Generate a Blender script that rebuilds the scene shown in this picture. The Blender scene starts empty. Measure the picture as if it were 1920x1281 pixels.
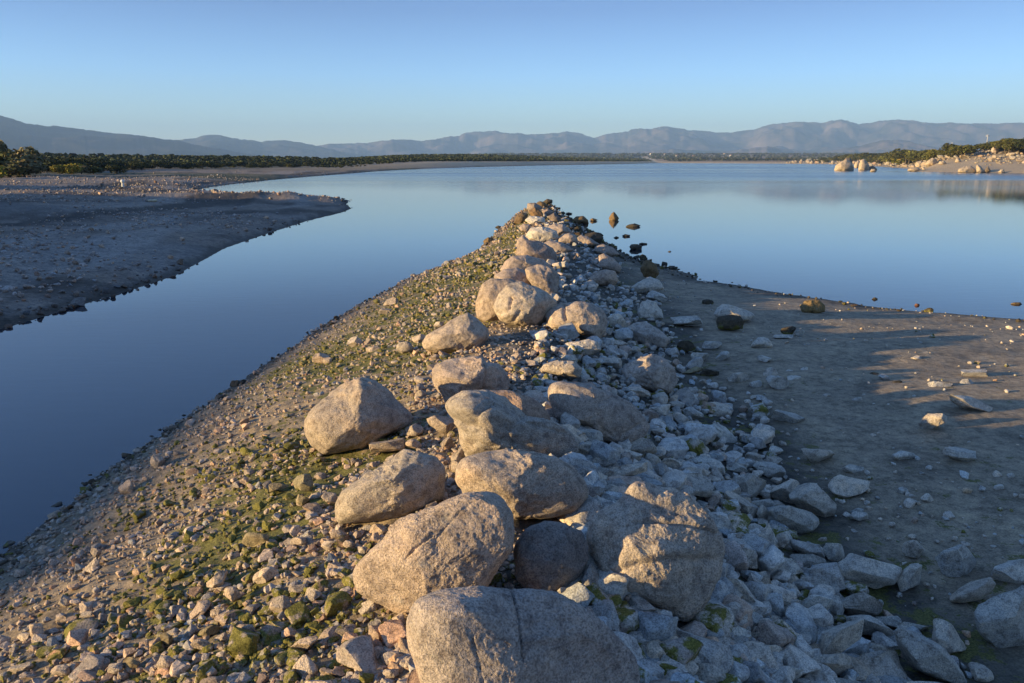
import bpy, math, random
import numpy as np
from mathutils import Vector
sc = bpy.context.scene
COL = sc.collection
# ------------------------------------------------------------------ camera
F = 1478.0                      # focal length in pixels of a 1920 px wide frame
HC = 2.7                        # eye above the water
PITCH = math.atan((640.5 - 303.0) / F)
cam_d = bpy.data.cameras.new('camera')
cam = bpy.data.objects.new('camera', cam_d); COL.objects.link(cam)
cam_d.sensor_width = 36.0; cam_d.lens = 36.0 * F / 1920.0
cam_d.clip_start = 0.1; cam_d.clip_end = 60000.0
cam.location = (0, 0, HC); cam.rotation_euler = (math.radians(90) - PITCH, 0, 0)
sc.camera = cam
# ------------------------------------------------------------------ sky and sun
SUN_EL = math.radians(9.2)
SUN_AZ = math.radians(-110.0)     # clockwise from +Y: the sun stands to the left, a little behind
world = bpy.data.worlds.new('World'); sc.world = world; world.use_nodes = True
wn = world.node_tree.nodes; wl = world.node_tree.links
wn.clear()
sky = wn.new('ShaderNodeTexSky'); sky.sky_type = 'NISHITA'; sky.sun_disc = False
sky.sun_elevation = SUN_EL; sky.sun_rotation = SUN_AZ
sky.altitude = 600; sky.air_density = 1.0; sky.dust_density = 0.1; sky.ozone_density = 3.0
bg = wn.new('ShaderNodeBackground'); bg.inputs['Strength'].default_value = 0.108
wo = wn.new('ShaderNodeOutputWorld')
# clear evening air: the blue deepens quickly above the pale horizon band
w_tc = wn.new('ShaderNodeTexCoord'); w_sx = wn.new('ShaderNodeSeparateXYZ'); wl.new(w_tc.outputs['Generated'], w_sx.inputs[0])
w_r = wn.new('ShaderNodeValToRGB'); wl.new(w_sx.outputs[2], w_r.inputs[0])
w_e = w_r.color_ramp.elements
SKYR = [(0.0, (1.05, 1.02, 1.04)), (0.05, (0.92, 0.97, 1.10)), (0.10, (0.80, 0.91, 1.18)), (0.174, (0.60, 0.62, 0.83)), (0.45, (0.90, 0.95, 1.15)), (1.0, (1.1, 1.18, 1.3))]
while len(w_e) < len(SKYR): w_e.new(0.5)
for e_, (p_, c_) in zip(w_e, SKYR): e_.position = p_; e_.color = (*[v / 1.3 for v in c_], 1)
w_m = wn.new('ShaderNodeMix'); w_m.data_type = 'RGBA'; w_m.blend_type = 'MULTIPLY'; w_m.inputs[0].default_value = 1.0
wl.new(sky.outputs[0], w_m.inputs[6]); wl.new(w_r.outputs[0], w_m.inputs[7])
w_s = wn.new('ShaderNodeVectorMath'); w_s.operation = 'SCALE'; w_s.inputs['Scale'].default_value = 1.3
w_x = wn.new('ShaderNodeMath'); w_x.operation = 'MAXIMUM'; w_x.inputs[1].default_value = 0.0; wl.new(w_sx.outputs[0], w_x.inputs[0])
w_y = wn.new('ShaderNodeMath'); w_y.operation = 'MULTIPLY_ADD'; w_y.inputs[1].default_value = -0.45; w_y.inputs[2].default_value = 1.3; wl.new(w_x.outputs[0], w_y.inputs[0]); wl.new(w_y.outputs[0], w_s.inputs['Scale'])
wl.new(w_m.outputs[2], w_s.inputs[0]); wl.new(w_s.outputs[0], bg.inputs[0])
wl.new(bg.outputs[0], wo.inputs[0])
sun_d = bpy.data.lights.new('sun', 'SUN'); sun = bpy.data.objects.new('sun', sun_d); COL.objects.link(sun)
sun_d.energy = 5.0; sun_d.angle = math.radians(0.5); sun_d.color = (1.0, 0.73, 0.34)
SUNV = Vector((math.sin(SUN_AZ) * math.cos(SUN_EL), math.cos(SUN_AZ) * math.cos(SUN_EL), math.sin(SUN_EL)))
sun.rotation_euler = SUNV.to_track_quat('Z', 'Y').to_euler()
sc.view_settings.view_transform = 'Standard'; sc.view_settings.look = 'None'
sc.view_settings.exposure = 1.35; sc.view_settings.gamma = 1
sc.render.engine = 'CYCLES'
sc.cycles.use_denoising = True
sc.cycles.max_bounces = 5; sc.cycles.diffuse_bounces = 2; sc.cycles.glossy_bounces = 3
sc.cycles.volume_bounces = 0; sc.cycles.caustics_reflective = False

# ------------------------------------------------------------------ helpers
CP, SP = math.cos(PITCH), math.sin(PITCH)
def ray(px, py):
    """world direction (unit depth along the optical axis) through a point of the frame"""
    a = (np.asarray(px, float) - 960) / F; b = (640.5 - np.asarray(py, float)) / F
    return np.stack([a, CP + b * SP, -SP + b * CP], -1)
def on_plane(px, py, z=0.0):
    d = ray(px, py); t = (z - HC) / d[..., 2]
    return np.stack([d[..., 0] * t, d[..., 1] * t], -1)

_rs = np.random.RandomState(7)
_perm = _rs.permutation(256); _perm = np.concatenate([_perm, _perm, _perm])
_g3 = _rs.normal(size=(256, 3)); _g3 /= np.linalg.norm(_g3, axis=1)[:, None]
def noise3(p):
    p = np.asarray(p, float); i = np.floor(p).astype(np.int64); f = p - i; i &= 255
    u = f * f * f * (f * (f * 6 - 15) + 10)
    out = np.zeros(p.shape[:-1])
    for dx in (0, 1):
        for dy in (0, 1):
            for dz in (0, 1):
                h = _perm[_perm[_perm[(i[..., 0] + dx) & 255] + ((i[..., 1] + dy) & 255)] + ((i[..., 2] + dz) & 255)]
                g = _g3[h]
                w = (u[..., 0] if dx else 1 - u[..., 0]) * (u[..., 1] if dy else 1 - u[..., 1]) * (u[..., 2] if dz else 1 - u[..., 2])
                out += w * (g[..., 0] * (f[..., 0] - dx) + g[..., 1] * (f[..., 1] - dy) + g[..., 2] * (f[..., 2] - dz))
    return out * 1.6
def n2(x, y, s, seed=0.0):
    return noise3(np.stack([x * s, y * s, np.full(np.shape(x), seed + 0.37)], -1))
def sstep(a, b, x):
    t = np.clip((x - a) / (b - a), 0, 1); return t * t * (3 - 2 * t)

def tag(o, label=None, cat=None, group=None, kind=None):
    if label: o['label'] = label
    if cat: o['category'] = cat
    if group: o['group'] = group
    if kind: o['kind'] = kind
    return o
def mesh_obj(name, V, Fc, mat, smooth=True, parent=None, loc=None, attr=None):
    """V (n,3) and faces (m,k) as arrays -> one mesh object"""
    me = bpy.data.meshes.new(name)
    V = np.asarray(V, np.float32)
    Fc = np.asarray(Fc, np.int32); m, k = Fc.shape
    me.vertices.add(len(V)); me.vertices.foreach_set('co', V.ravel())
    me.loops.add(m * k); me.loops.foreach_set('vertex_index', Fc.ravel())
    me.polygons.add(m); me.polygons.foreach_set('loop_start', np.arange(0, m * k, k, dtype=np.int32))
    me.polygons.foreach_set('loop_total', np.full(m, k, np.int32))
    if smooth: me.polygons.foreach_set('use_smooth', np.ones(m, bool))
    for nm, arr in (attr or {}).items():
        a = me.color_attributes.new(nm, 'FLOAT_COLOR', 'POINT'); a.data.foreach_set('color', np.asarray(arr, np.float32).ravel())
    me.update(calc_edges=True)
    me.materials.append(mat)
    o = bpy.data.objects.new(name, me); COL.objects.link(o)
    if parent: o.parent = parent
    if loc is not None: o.location = loc
    return o
def empty(name, loc):
    o = bpy.data.objects.new(name, None); COL.objects.link(o); o.location = loc; return o

# ------------------------------------------------------------------ materials
def nodes(name):
    m = bpy.data.materials.new(name); m.use_nodes = True
    nt = m.node_tree; nt.nodes.clear()
    out = nt.nodes.new('ShaderNodeOutputMaterial'); b = nt.nodes.new('ShaderNodeBsdfPrincipled')
    nt.links.new(b.outputs[0], out.inputs[0])
    return m, nt, b
def nd(nt, typ, **kw):
    n = nt.nodes.new(typ)
    for k, v in kw.items():
        if k in n.inputs.keys(): n.inputs[k].default_value = v
        else: setattr(n, k, v)
    return n
def noise_node(nt, vec, scale, detail=4, rough=0.6):
    n = nd(nt, 'ShaderNodeTexNoise', Scale=scale, Detail=detail, Roughness=rough); nt.links.new(vec, n.inputs['Vector']); return n.outputs['Fac']
def ramp(nt, fac, stops):
    r = nt.nodes.new('ShaderNodeValToRGB'); nt.links.new(fac, r.inputs[0]); e = r.color_ramp.elements
    while len(e) < len(stops): e.new(0.5)
    for el, (p, c) in zip(e, stops):
        el.position = p; el.color = (*c, 1) if len(c) == 3 else c
    return r.outputs[0]
def mixc(nt, fac, a, b, mode='MIX'):
    n = nt.nodes.new('ShaderNodeMix'); n.data_type = 'RGBA'; n.blend_type = mode
    for s, v in ((n.inputs[0], fac), (n.inputs[6], a), (n.inputs[7], b)):
        if hasattr(v, 'is_linked'): nt.links.new(v, s)
        elif isinstance(v, (int, float)): s.default_value = v
        else: s.default_value = (*v, 1)
    return n.outputs[2]
def math_n(nt, op, a, b=0.0, c=0.0, clamp=False):
    n = nt.nodes.new('ShaderNodeMath'); n.operation = op; n.use_clamp = clamp
    for s, v in zip(n.inputs, (a, b, c)):
        if hasattr(v, 'is_linked'): nt.links.new(v, s)
        else: s.default_value = v
    return n.outputs[0]
def bump(nt, h, strength, dist, normal=None):
    n = nd(nt, 'ShaderNodeBump', Strength=strength, Distance=dist); nt.links.new(h, n.inputs['Height'])
    if normal: nt.links.new(normal, n.inputs['Normal'])
    return n.outputs[0]
G = (0.5, 0.5, 0.5)
def rock_material(name, from_attr, bump_k=1.0, scale=1.0):
    m, nt, b = nodes(name)
    tc = nt.nodes.new('ShaderNodeTexCoord'); oi = nt.nodes.new('ShaderNodeObjectInfo')
    if from_attr:
        vec = tc.outputs['Object']
        at = nd(nt, 'ShaderNodeAttribute'); at.attribute_name = 'tint'; tint = at.outputs['Color']; mossa = at.outputs['Alpha']
    else:
        add = nd(nt, 'ShaderNodeVectorMath'); add.operation = 'ADD'
        sc_ = nd(nt, 'ShaderNodeMath'); sc_.operation = 'MULTIPLY'; nt.links.new(oi.outputs['Random'], sc_.inputs[0]); sc_.inputs[1].default_value = 37.0
        nt.links.new(tc.outputs['Object'], add.inputs[0]); nt.links.new(sc_.outputs[0], add.inputs[1])
        vec = add.outputs[0]; tint = oi.outputs['Color']; mossa = oi.outputs['Alpha']
    big = noise_node(nt, vec, 4.0 * scale, 4, 0.6)
    c = mixc(nt, 1.0, tint, ramp(nt, big, [(0.3, (0.72, 0.74, 0.78)), (0.55, (1, 1, 1)), (0.75, (1.18, 1.08, 0.98))]), 'MULTIPLY')
    mid = noise_node(nt, vec, 22.0 * scale, 5, 0.7)
    c = mixc(nt, 1.0, c, ramp(nt, mid, [(0.36, (0.62, 0.6, 0.6)), (0.5, (1, 1, 1)), (0.68, (1.22, 1.2, 1.18))]), 'MULTIPLY')
    fine = noise_node(nt, vec, 150.0 * scale, 3, 0.7)
    c = mixc(nt, 1.0, c, ramp(nt, fine, [(0.38, (0.58, 0.57, 0.57)), (0.5, (1.0, 1.0, 1.0)), (0.66, (1.3, 1.28, 1.26))]), 'MULTIPLY')
    # pale or dark lichen and mineral crusts in patches
    sp = noise_node(nt, vec, 9.0 * scale, 6, 0.75)
    c = mixc(nt, ramp(nt, sp, [(0.58, (0, 0, 0)), (0.68, (0.4, 0.4, 0.4))]), c, (0.42, 0.41, 0.38))
    # moss
    geo = nt.nodes.new('ShaderNodeNewGeometry')
    mn = noise_node(nt, vec, 12.0 * scale, 5, 0.7)
    if from_attr:
        mf = math_n(nt, 'ADD', mossa, math_n(nt, 'MULTIPLY', math_n(nt, 'SUBTRACT', mn, 0.5), 1.6))
    else:
        sx = nt.nodes.new('ShaderNodeSeparateXYZ'); nt.links.new(tc.outputs['Generated'], sx.inputs[0])
        low = math_n(nt, 'SUBTRACT', 1.0, sx.outputs[2])
        t = math_n(nt, 'ADD', math_n(nt, 'MULTIPLY', low, 0.8), math_n(nt, 'MULTIPLY', math_n(nt, 'SUBTRACT', mn, 0.5), 1.1))
        mf = math_n(nt, 'ADD', t, math_n(nt, 'MULTIPLY', math_n(nt, 'SUBTRACT', mossa, 0.5), 1.8))
    mr = ramp(nt, mf, [(0.48, (0, 0, 0)), (0.62, (1, 1, 1))])
    mcol = ramp(nt, fine, [(0.3, (0.05, 0.047, 0.012)), (0.55, (0.19, 0.17, 0.04)), (0.8, (0.34, 0.30, 0.085))])
    c = mixc(nt, mr, c, mcol)
    nt.links.new(c, b.inputs['Base Color']); b.inputs['Roughness'].default_value = 0.9
    b.inputs['Specular IOR Level'].default_value = 0.25
    h1 = bump(nt, big, 0.5 * bump_k, 0.03)
    h2 = bump(nt, mid, 0.8 * bump_k, 0.016, h1)
    pit = noise_node(nt, vec, 65.0 * scale, 4, 0.75)
    h3 = bump(nt, pit, 0.9 * bump_k, 0.012, h2)
    h3 = bump(nt, fine, 0.8 * bump_k, 0.006, h3)
    nt.links.new(h3, b.inputs['Normal'])
    return m
M_ROCK = rock_material('granite', False)
M_FARROCK = rock_material('granite_weathered', False, 0.8, 0.12)
M_GRAVEL = rock_material('gravel_stone', True, 0.6, 1.0)

def ground_material():
    m, nt, b = nodes('shore_ground')
    at = nd(nt, 'ShaderNodeAttribute'); at.attribute_name = 'tint'
    geo = nt.nodes.new('ShaderNodeNewGeometry'); vec = geo.outputs['Position']
    n1 = noise_node(nt, vec, 1.6, 6, 0.65); nf = noise_node(nt, vec, 14.0, 6, 0.7); nff = noise_node(nt, vec, 90.0, 4, 0.7)
    c = mixc(nt, 1.0, at.outputs['Color'], ramp(nt, n1, [(0.3, (0.7, 0.7, 0.72)), (0.55, (1, 1, 1)), (0.75, (1.2, 1.18, 1.12))]), 'MULTIPLY')
    c = mixc(nt, 1.0, c, ramp(nt, noise_node(nt, vec, 4.5, 5, 0.7), [(0.35, (0.68, 0.67, 0.66)), (0.5, (1, 1, 1)), (0.68, (1.22, 1.2, 1.17))]), 'MULTIPLY')
    c = mixc(nt, 1.0, c, ramp(nt, nf, [(0.33, (0.55, 0.55, 0.55)), (0.52, (1, 1, 1)), (0.7, (1.3, 1.27, 1.2))]), 'MULTIPLY')
    c = mixc(nt, 1.0, c, ramp(nt, nff, [(0.35, (0.6, 0.58, 0.55)), (0.52, (1, 1, 1)), (0.7, (1.3, 1.28, 1.25))]), 'MULTIPLY')
    mn = noise_node(nt, vec, 5.0, 7, 0.75)
    mf = math_n(nt, 'ADD', at.outputs['Alpha'], math_n(nt, 'MULTIPLY', math_n(nt, 'SUBTRACT', mn, 0.5), 2.4))
    mr = ramp(nt, mf, [(0.5, (0, 0, 0)), (0.6, (1, 1, 1))])
    mcol = ramp(nt, nff, [(0.3, (0.03, 0.03, 0.01)), (0.55, (0.15, 0.14, 0.042)), (0.8, (0.32, 0.30, 0.09))])
    c = mixc(nt, mr, c, mcol)
    nt.links.new(c, b.inputs['Base Color']); b.inputs['Roughness'].default_value = 0.88
    b.inputs['Specular IOR Level'].default_value = 0.3
    h = bump(nt, nf, 0.55, 0.035); h = bump(nt, nff, 0.6, 0.008, h)
    nt.links.new(h, b.inputs['Normal'])
    return m
M_GROUND = ground_material()

def water_material():
    m, nt, b = nodes('lake_water')
    b.inputs['Base Color'].default_value = (0.003, 0.011, 0.026, 1)
    b.inputs['IOR'].default_value = 1.55
    geo = nt.nodes.new('ShaderNodeNewGeometry')
    mp = nd(nt, 'ShaderNodeMapping'); mp.inputs['Scale'].default_value = (0.35, 1.0, 1.0); nt.links.new(geo.outputs['Position'], mp.inputs[0])
    r1 = noise_node(nt, mp.outputs[0], 5.0, 3, 0.55)
    # bands of light breeze far out
    mp2 = nd(nt, 'ShaderNodeMapping'); mp2.inputs['Scale'].default_value = (0.0035, 0.02, 1.0); nt.links.new(geo.outputs['Position'], mp2.inputs[0])
    w = noise_node(nt, mp2.outputs[0], 1.0, 3, 0.55)
    ln = nd(nt, 'ShaderNodeVectorMath'); ln.operation = 'LENGTH'; nt.links.new(geo.outputs['Position'], ln.inputs[0])
    far = nd(nt, 'ShaderNodeMapRange'); far.inputs[1].default_value = 70; far.inputs[2].default_value = 150; nt.links.new(ln.outputs['Value'], far.inputs[0])
    calm = ramp(nt, w, [(0.42, (0, 0, 0)), (0.55, (1, 1, 1))])
    rr = math_n(nt, 'MULTIPLY', far.outputs[0], math_n(nt, 'ADD', 0.45, math_n(nt, 'MULTIPLY', calm, 0.55)))
    rough = math_n(nt, 'ADD', 0.03, math_n(nt, 'MULTIPLY', rr, 0.21))
    nt.links.new(rough, b.inputs['Roughness'])
    bp = nd(nt, 'ShaderNodeBump', Distance=0.004); bp.inputs['Strength'].default_value = 0.28
    nt.links.new(r1, bp.inputs['Height']); nt.links.new(bp.outputs[0], b.inputs['Normal'])
    return m
M_WATER = water_material()

def plain(name, c1, c2, scale, rough=0.9, metal=0.0):
    m, nt, b = nodes(name)
    tc = nt.nodes.new('ShaderNodeTexCoord')
    f = noise_node(nt, tc.outputs['Object'], scale, 6, 0.7)
    nt.links.new(ramp(nt, f, [(0.3, c1), (0.7, c2)]), b.inputs['Base Color']); b.inputs['Roughness'].default_value = rough
    return m
def leaf_material():
    m, nt, b = nodes('foliage')
    oi = nt.nodes.new('ShaderNodeObjectInfo'); at = nd(nt, 'ShaderNodeAttribute'); at.attribute_name = 'tint'
    c = mixc(nt, 1.0, oi.outputs['Color'], at.outputs['Color'], 'MULTIPLY')
    nt.links.new(c, b.inputs['Base Color']); b.inputs['Roughness'].default_value = 0.8
    b.inputs['Specular IOR Level'].default_value = 0.1
    return m
M_LEAF = leaf_material()
M_BARK = plain('bark', (0.05, 0.04, 0.03), (0.14, 0.11, 0.08), 6)
M_WHITE = plain('white_paint', (0.6, 0.6, 0.58), (0.8, 0.8, 0.78), 5)
M_ROOF = plain('roof_tile', (0.2, 0.09, 0.05), (0.3, 0.14, 0.09), 3)
M_WOOD = plain('bleached_wood', (0.42, 0.33, 0.2), (0.72, 0.6, 0.42), 9)
M_METAL = plain('galvanised_steel', (0.4, 0.4, 0.4), (0.6, 0.6, 0.6), 3)
M_DARK = plain('dark_opening', (0.02, 0.02, 0.02), (0.05, 0.05, 0.05), 3)
def mountain_material(name, a, b_, scale):
    m, nt, b = nodes(name)
    geo = nt.nodes.new('ShaderNodeNewGeometry')
    f = noise_node(nt, geo.outputs['Position'], scale, 8, 0.65)
    nt.links.new(ramp(nt, f, [(0.38, a), (0.62, b_)]), b.inputs['Base Color']); b.inputs['Roughness'].default_value = 0.95
    b.inputs['Specular IOR Level'].default_value = 0.0
    return m
M_MOUNT = mountain_material('mountain_scrub', (0.025, 0.03, 0.04), (0.16, 0.125, 0.12), 0.0022)
M_MOUNT2 = mountain_material('mountain_wood', (0.035, 0.04, 0.05), (0.09, 0.08, 0.075), 0.002)

# ------------------------------------------------------------------ terrain
def shore(pts):
    p = np.array(pts, float); return on_plane(p[:, 0], p[:, 1], 0.0)
PL = shore([(-60,1108),(0,1058),(60,1005),(130,945),(190,893),(250,850),(300,815),(370,765),(440,720),(510,672),(570,634),(640,591),(700,557),(760,526),(820,501),(870,481),(905,466),(918,448),(935,430),(962,408),(985,391),(1003,382)])
PR = shore([(1030,379),(1042,388),(1055,401),(1070,414),(1100,430),(1130,450),(1160,470),(1200,486),(1240,498),(1290,513),(1350,526),(1420,541),(1480,551),(1560,563),(1640,574),(1720,583),(1800,590),(1920,599),(2100,607)])
PEN = np.concatenate([[(-4.2, -30), (-4.0, 0.0), (-3.7, 3.5)], PL, PR, [(14, 12.5), (22, 10.5), (60, 4), (60, -30)]])
LB = np.concatenate([[(-16000, -400), (-60, -90), (-34, 0), (-26, 9.5)], shore([(-250,668),(-100,640),(0,618),(60,600),(130,578),(230,549),(330,516),(420,466),(500,438),(580,413),(640,399),(659,391),(648,384),(655,375),(600,372),(560,369.5),(480,367),(430,364),(345,361.5),(392,351),(440,345),(500,338.5),(560,333),(640,327),(700,322),(740,319.5),(800,316.5),(900,313.2),(1000,310.8),(1100,309),(1180,307.5),(1240,306)]), [(1500, 9000), (-16000, 9000)]])
RB = np.concatenate([shore([(2300,334),(1920,324.5),(1800,323.5),(1705,321.5),(1702,316.5),(1650,312.5),(1600,309.3),(1540,307.8),(1450,306.9),(1300,306.2),(1242,306.0)]), [(1000, 9000), (16000, 9000), (16000, 60)]])
def sdist(P, x, y):
    """signed distance to a polygon, positive inside"""
    d = np.full(x.shape, 1e18); ins = np.zeros(x.shape, bool)
    n = len(P)
    for i in range(n):
        ax, ay = P[i]; bx, by = P[(i + 1) % n]
        ex, ey = bx - ax, by - ay
        t = np.clip(((x - ax) * ex + (y - ay) * ey) / (ex * ex + ey * ey + 1e-12), 0, 1)
        d = np.minimum(d, (x - ax - t * ex) ** 2 + (y - ay - t * ey) ** 2)
        c = ((ay > y) != (by > y)) & (x < ex * (y - ay) / (ey if ey != 0 else 1e-12) + ax)
        ins ^= c
    d = np.sqrt(d); return np.where(ins, d, -d)
XLy = np.concatenate([[-30, 0, 3.5], PL[:, 1], [60]]); XLx = np.concatenate([[-4.2, -4.0, -3.7], PL[:, 0], [PL[-1, 0] + 0.5]])
def x_left(y): return np.interp(y, XLy, XLx)
def x_crest(y): return np.interp(y, [-5, 2, 5, 10, 20, 35, 50], [-0.1, -0.05, 0.0, 0.2, 0.75, 1.2, 1.75])
def h_crest(y): return np.interp(y, [-5, 5, 10, 20, 35, 46, 52], [1.1, 1.05, 0.92, 0.62, 0.34, 0.15, 0.06])
def pen_height(x, y, d):
    xc = x_crest(y); xl = x_left(y); hc = h_crest(y)
    beach = 0.56 * (1 - np.exp(-np.maximum(d, 0) / 6.5))
    beach = np.where(d < 0, d * 0.25, beach)
    u = np.clip((x - xl) / np.maximum(xc - xl, 0.3), 0, 1)
    left = hc * (1 - (1 - u) ** 1.35)
    left = np.where(x < xl, np.minimum(d, 0) * 0.35, left)
    w = np.interp(y, [5, 12, 25, 50], [2.1, 2.2, 2.6, 1.6])
    g = 1 - sstep(0.0, 1.0, (x - xc) / w)
    right = beach + np.maximum(hc - np.maximum(beach, 0), 0) * g * sstep(-0.2, 0.8, d)
    z = np.where(x < xc, left, right)
    return np.where(d < 0, np.minimum(z, d * 0.25), z)
def height(x, y, fine=True):
    x = np.asarray(x, float); y = np.asarray(y, float)
    r = np.hypot(x, y)
    dP = sdist(PEN, x, y); zP = pen_height(x, y, dP)
    dL = sdist(LB, x, y)
    zL = np.where(dL < 0, dL * 0.12, 0.45 * (1 - np.exp(-np.maximum(dL, 0) / 2.2)) + 0.010 * np.clip(dL, 0, 110))
    zL = zL + np.where((dL > 0) & (dL < 9) & (r < 80), 0.045 * np.sin(dL * 2.6 + 2.5 * n2(x, y, 0.15, 13)) * sstep(0.2, 1.0, dL) * sstep(9, 5, dL), 0)
    bm = sstep(0.5, 4, dL)
    zL = zL + bm * (0.30 * n2(x, y, 0.09, 3) + 0.12 * n2(x, y, 0.3, 5)) * sstep(400, 60, r)
    # low wooded rise on the far side, and the plain rising behind it
    zL = zL + sstep(20, 260, dL) * sstep(250, 700, y) * 8.6 * sstep(1900, 900, y) * np.interp(960 + F * CP * x / np.maximum(y, 1), [620, 700, 800, 900, 1000, 1100, 1180, 1250], [0, 0.25, 0.6, 0.85, 1, 0.95, 0.7, 0])
    zL = zL + sstep(250, 420, y) * 2.0 * sstep(0, 18, dL)
    # rising ground out of the frame to the left: it keeps the bank and the low shore in shade
    hy = np.interp(y, [-120, -80, -21, -14, -8, 30, 38, 54, 62, 78], [0, 10.1, 10.1, 9.85, 9.7, 9.6, 4.8, 4.8, 5.2, 0])
    zL = np.maximum(zL, np.where(dL > 0, hy * sstep(-45, -59, x) * sstep(-110, -72, x) + 0.25 * n2(x, y, 0.2, 77) * sstep(-45, -55, x), -9))
    zL = zL + np.where(dL > 0, 4.0 * sstep(0, 60, -x - (0.72 * np.maximum(y, 0) + 8)) * sstep(90, 130, y) * sstep(500, 200, y), 0)
    dR = sdist(RB, x, y)
    zR = np.where(dR < 0, dR * 0.12, 1.6 * (1 - np.exp(-np.maximum(dR, 0) / 14)) + 0.035 * np.clip(dR - 10, 0, 60))
    pr = 960 + F * CP * x / np.maximum(y, 1)
    rs = np.interp(pr, [1700, 1800, 1920, 2100, 2600], [216, 195, 186, 160, 110])
    zt = np.interp(pr, [1690, 1740, 1790, 1840, 1880, 1920, 1990, 2300], [2.4, 4.6, 6.4, 7.5, 8.2, 8.8, 9.6, 11])
    th_ = np.clip((y - rs) / (272 - rs), 0, 1.0)
    hillz = zt * (0.75 * th_ + 0.25 * th_ ** 2) + 0.012 * np.clip(y - 272, 0, 150)
    k_ = sstep(1680, 1730, pr) * (dR > 0) * (y > 100)
    zR = np.where(dR > 0, np.where(k_ > 0, zR * (1 - k_) * 1.0 + hillz * k_, zR), zR)
    zR = zR + sstep(2, 12, dR) * (0.5 * n2(x, y, 0.05, 8) + 0.3 * n2(x, y, 0.15, 9)) * sstep(1500, 300, r)
    z = np.maximum(np.maximum(zP, zL), zR)
    z = z + np.where(np.maximum(dL, dR) > 0, sstep(1500, 3600, y) * 30 * sstep(-0.22, 0.0, x / np.maximum(y, 1)), 0)
    if fine:
        onP = (dP > -1.5) & (zP >= z - 1e-6)
        lf = onP * sstep(0.4, -0.4, x - x_crest(y)) ; rub = onP * sstep(2.6, 1.6, x - x_crest(y)) * (1 - lf); snd = onP * (1 - lf) * (1 - rub)
        e = sstep(-0.2, 0.5, dP)
        z = z + lf * (0.035 * n2(x, y, 1.1, 1) + 0.022 * n2(x, y, 4.0, 2) + 0.014 * n2(x, y, 13.0, 3)) * (0.75 + 0.25 * e)
        z = z + rub * (0.05 * n2(x, y, 1.2, 1) + 0.02 * n2(x, y, 5.0, 2))
        z = z + snd * (0.06 * n2(x * 0.45, y, 0.6, 4) + 0.02 * n2(x * 0.7, y, 1.6, 4.5) + 0.006 * n2(x, y, 9.0, 3)) * (0.3 + 0.7 * e)
        nl = (dL > 0) & (r < 300)
        z = z + np.where(nl, (0.05 * n2(x, y, 1.3, 6) + 0.025 * n2(x, y, 5.0, 6.5)) * sstep(-0.2, 1.0, dL), 0)
    return z, dP, dL, dR

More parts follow.
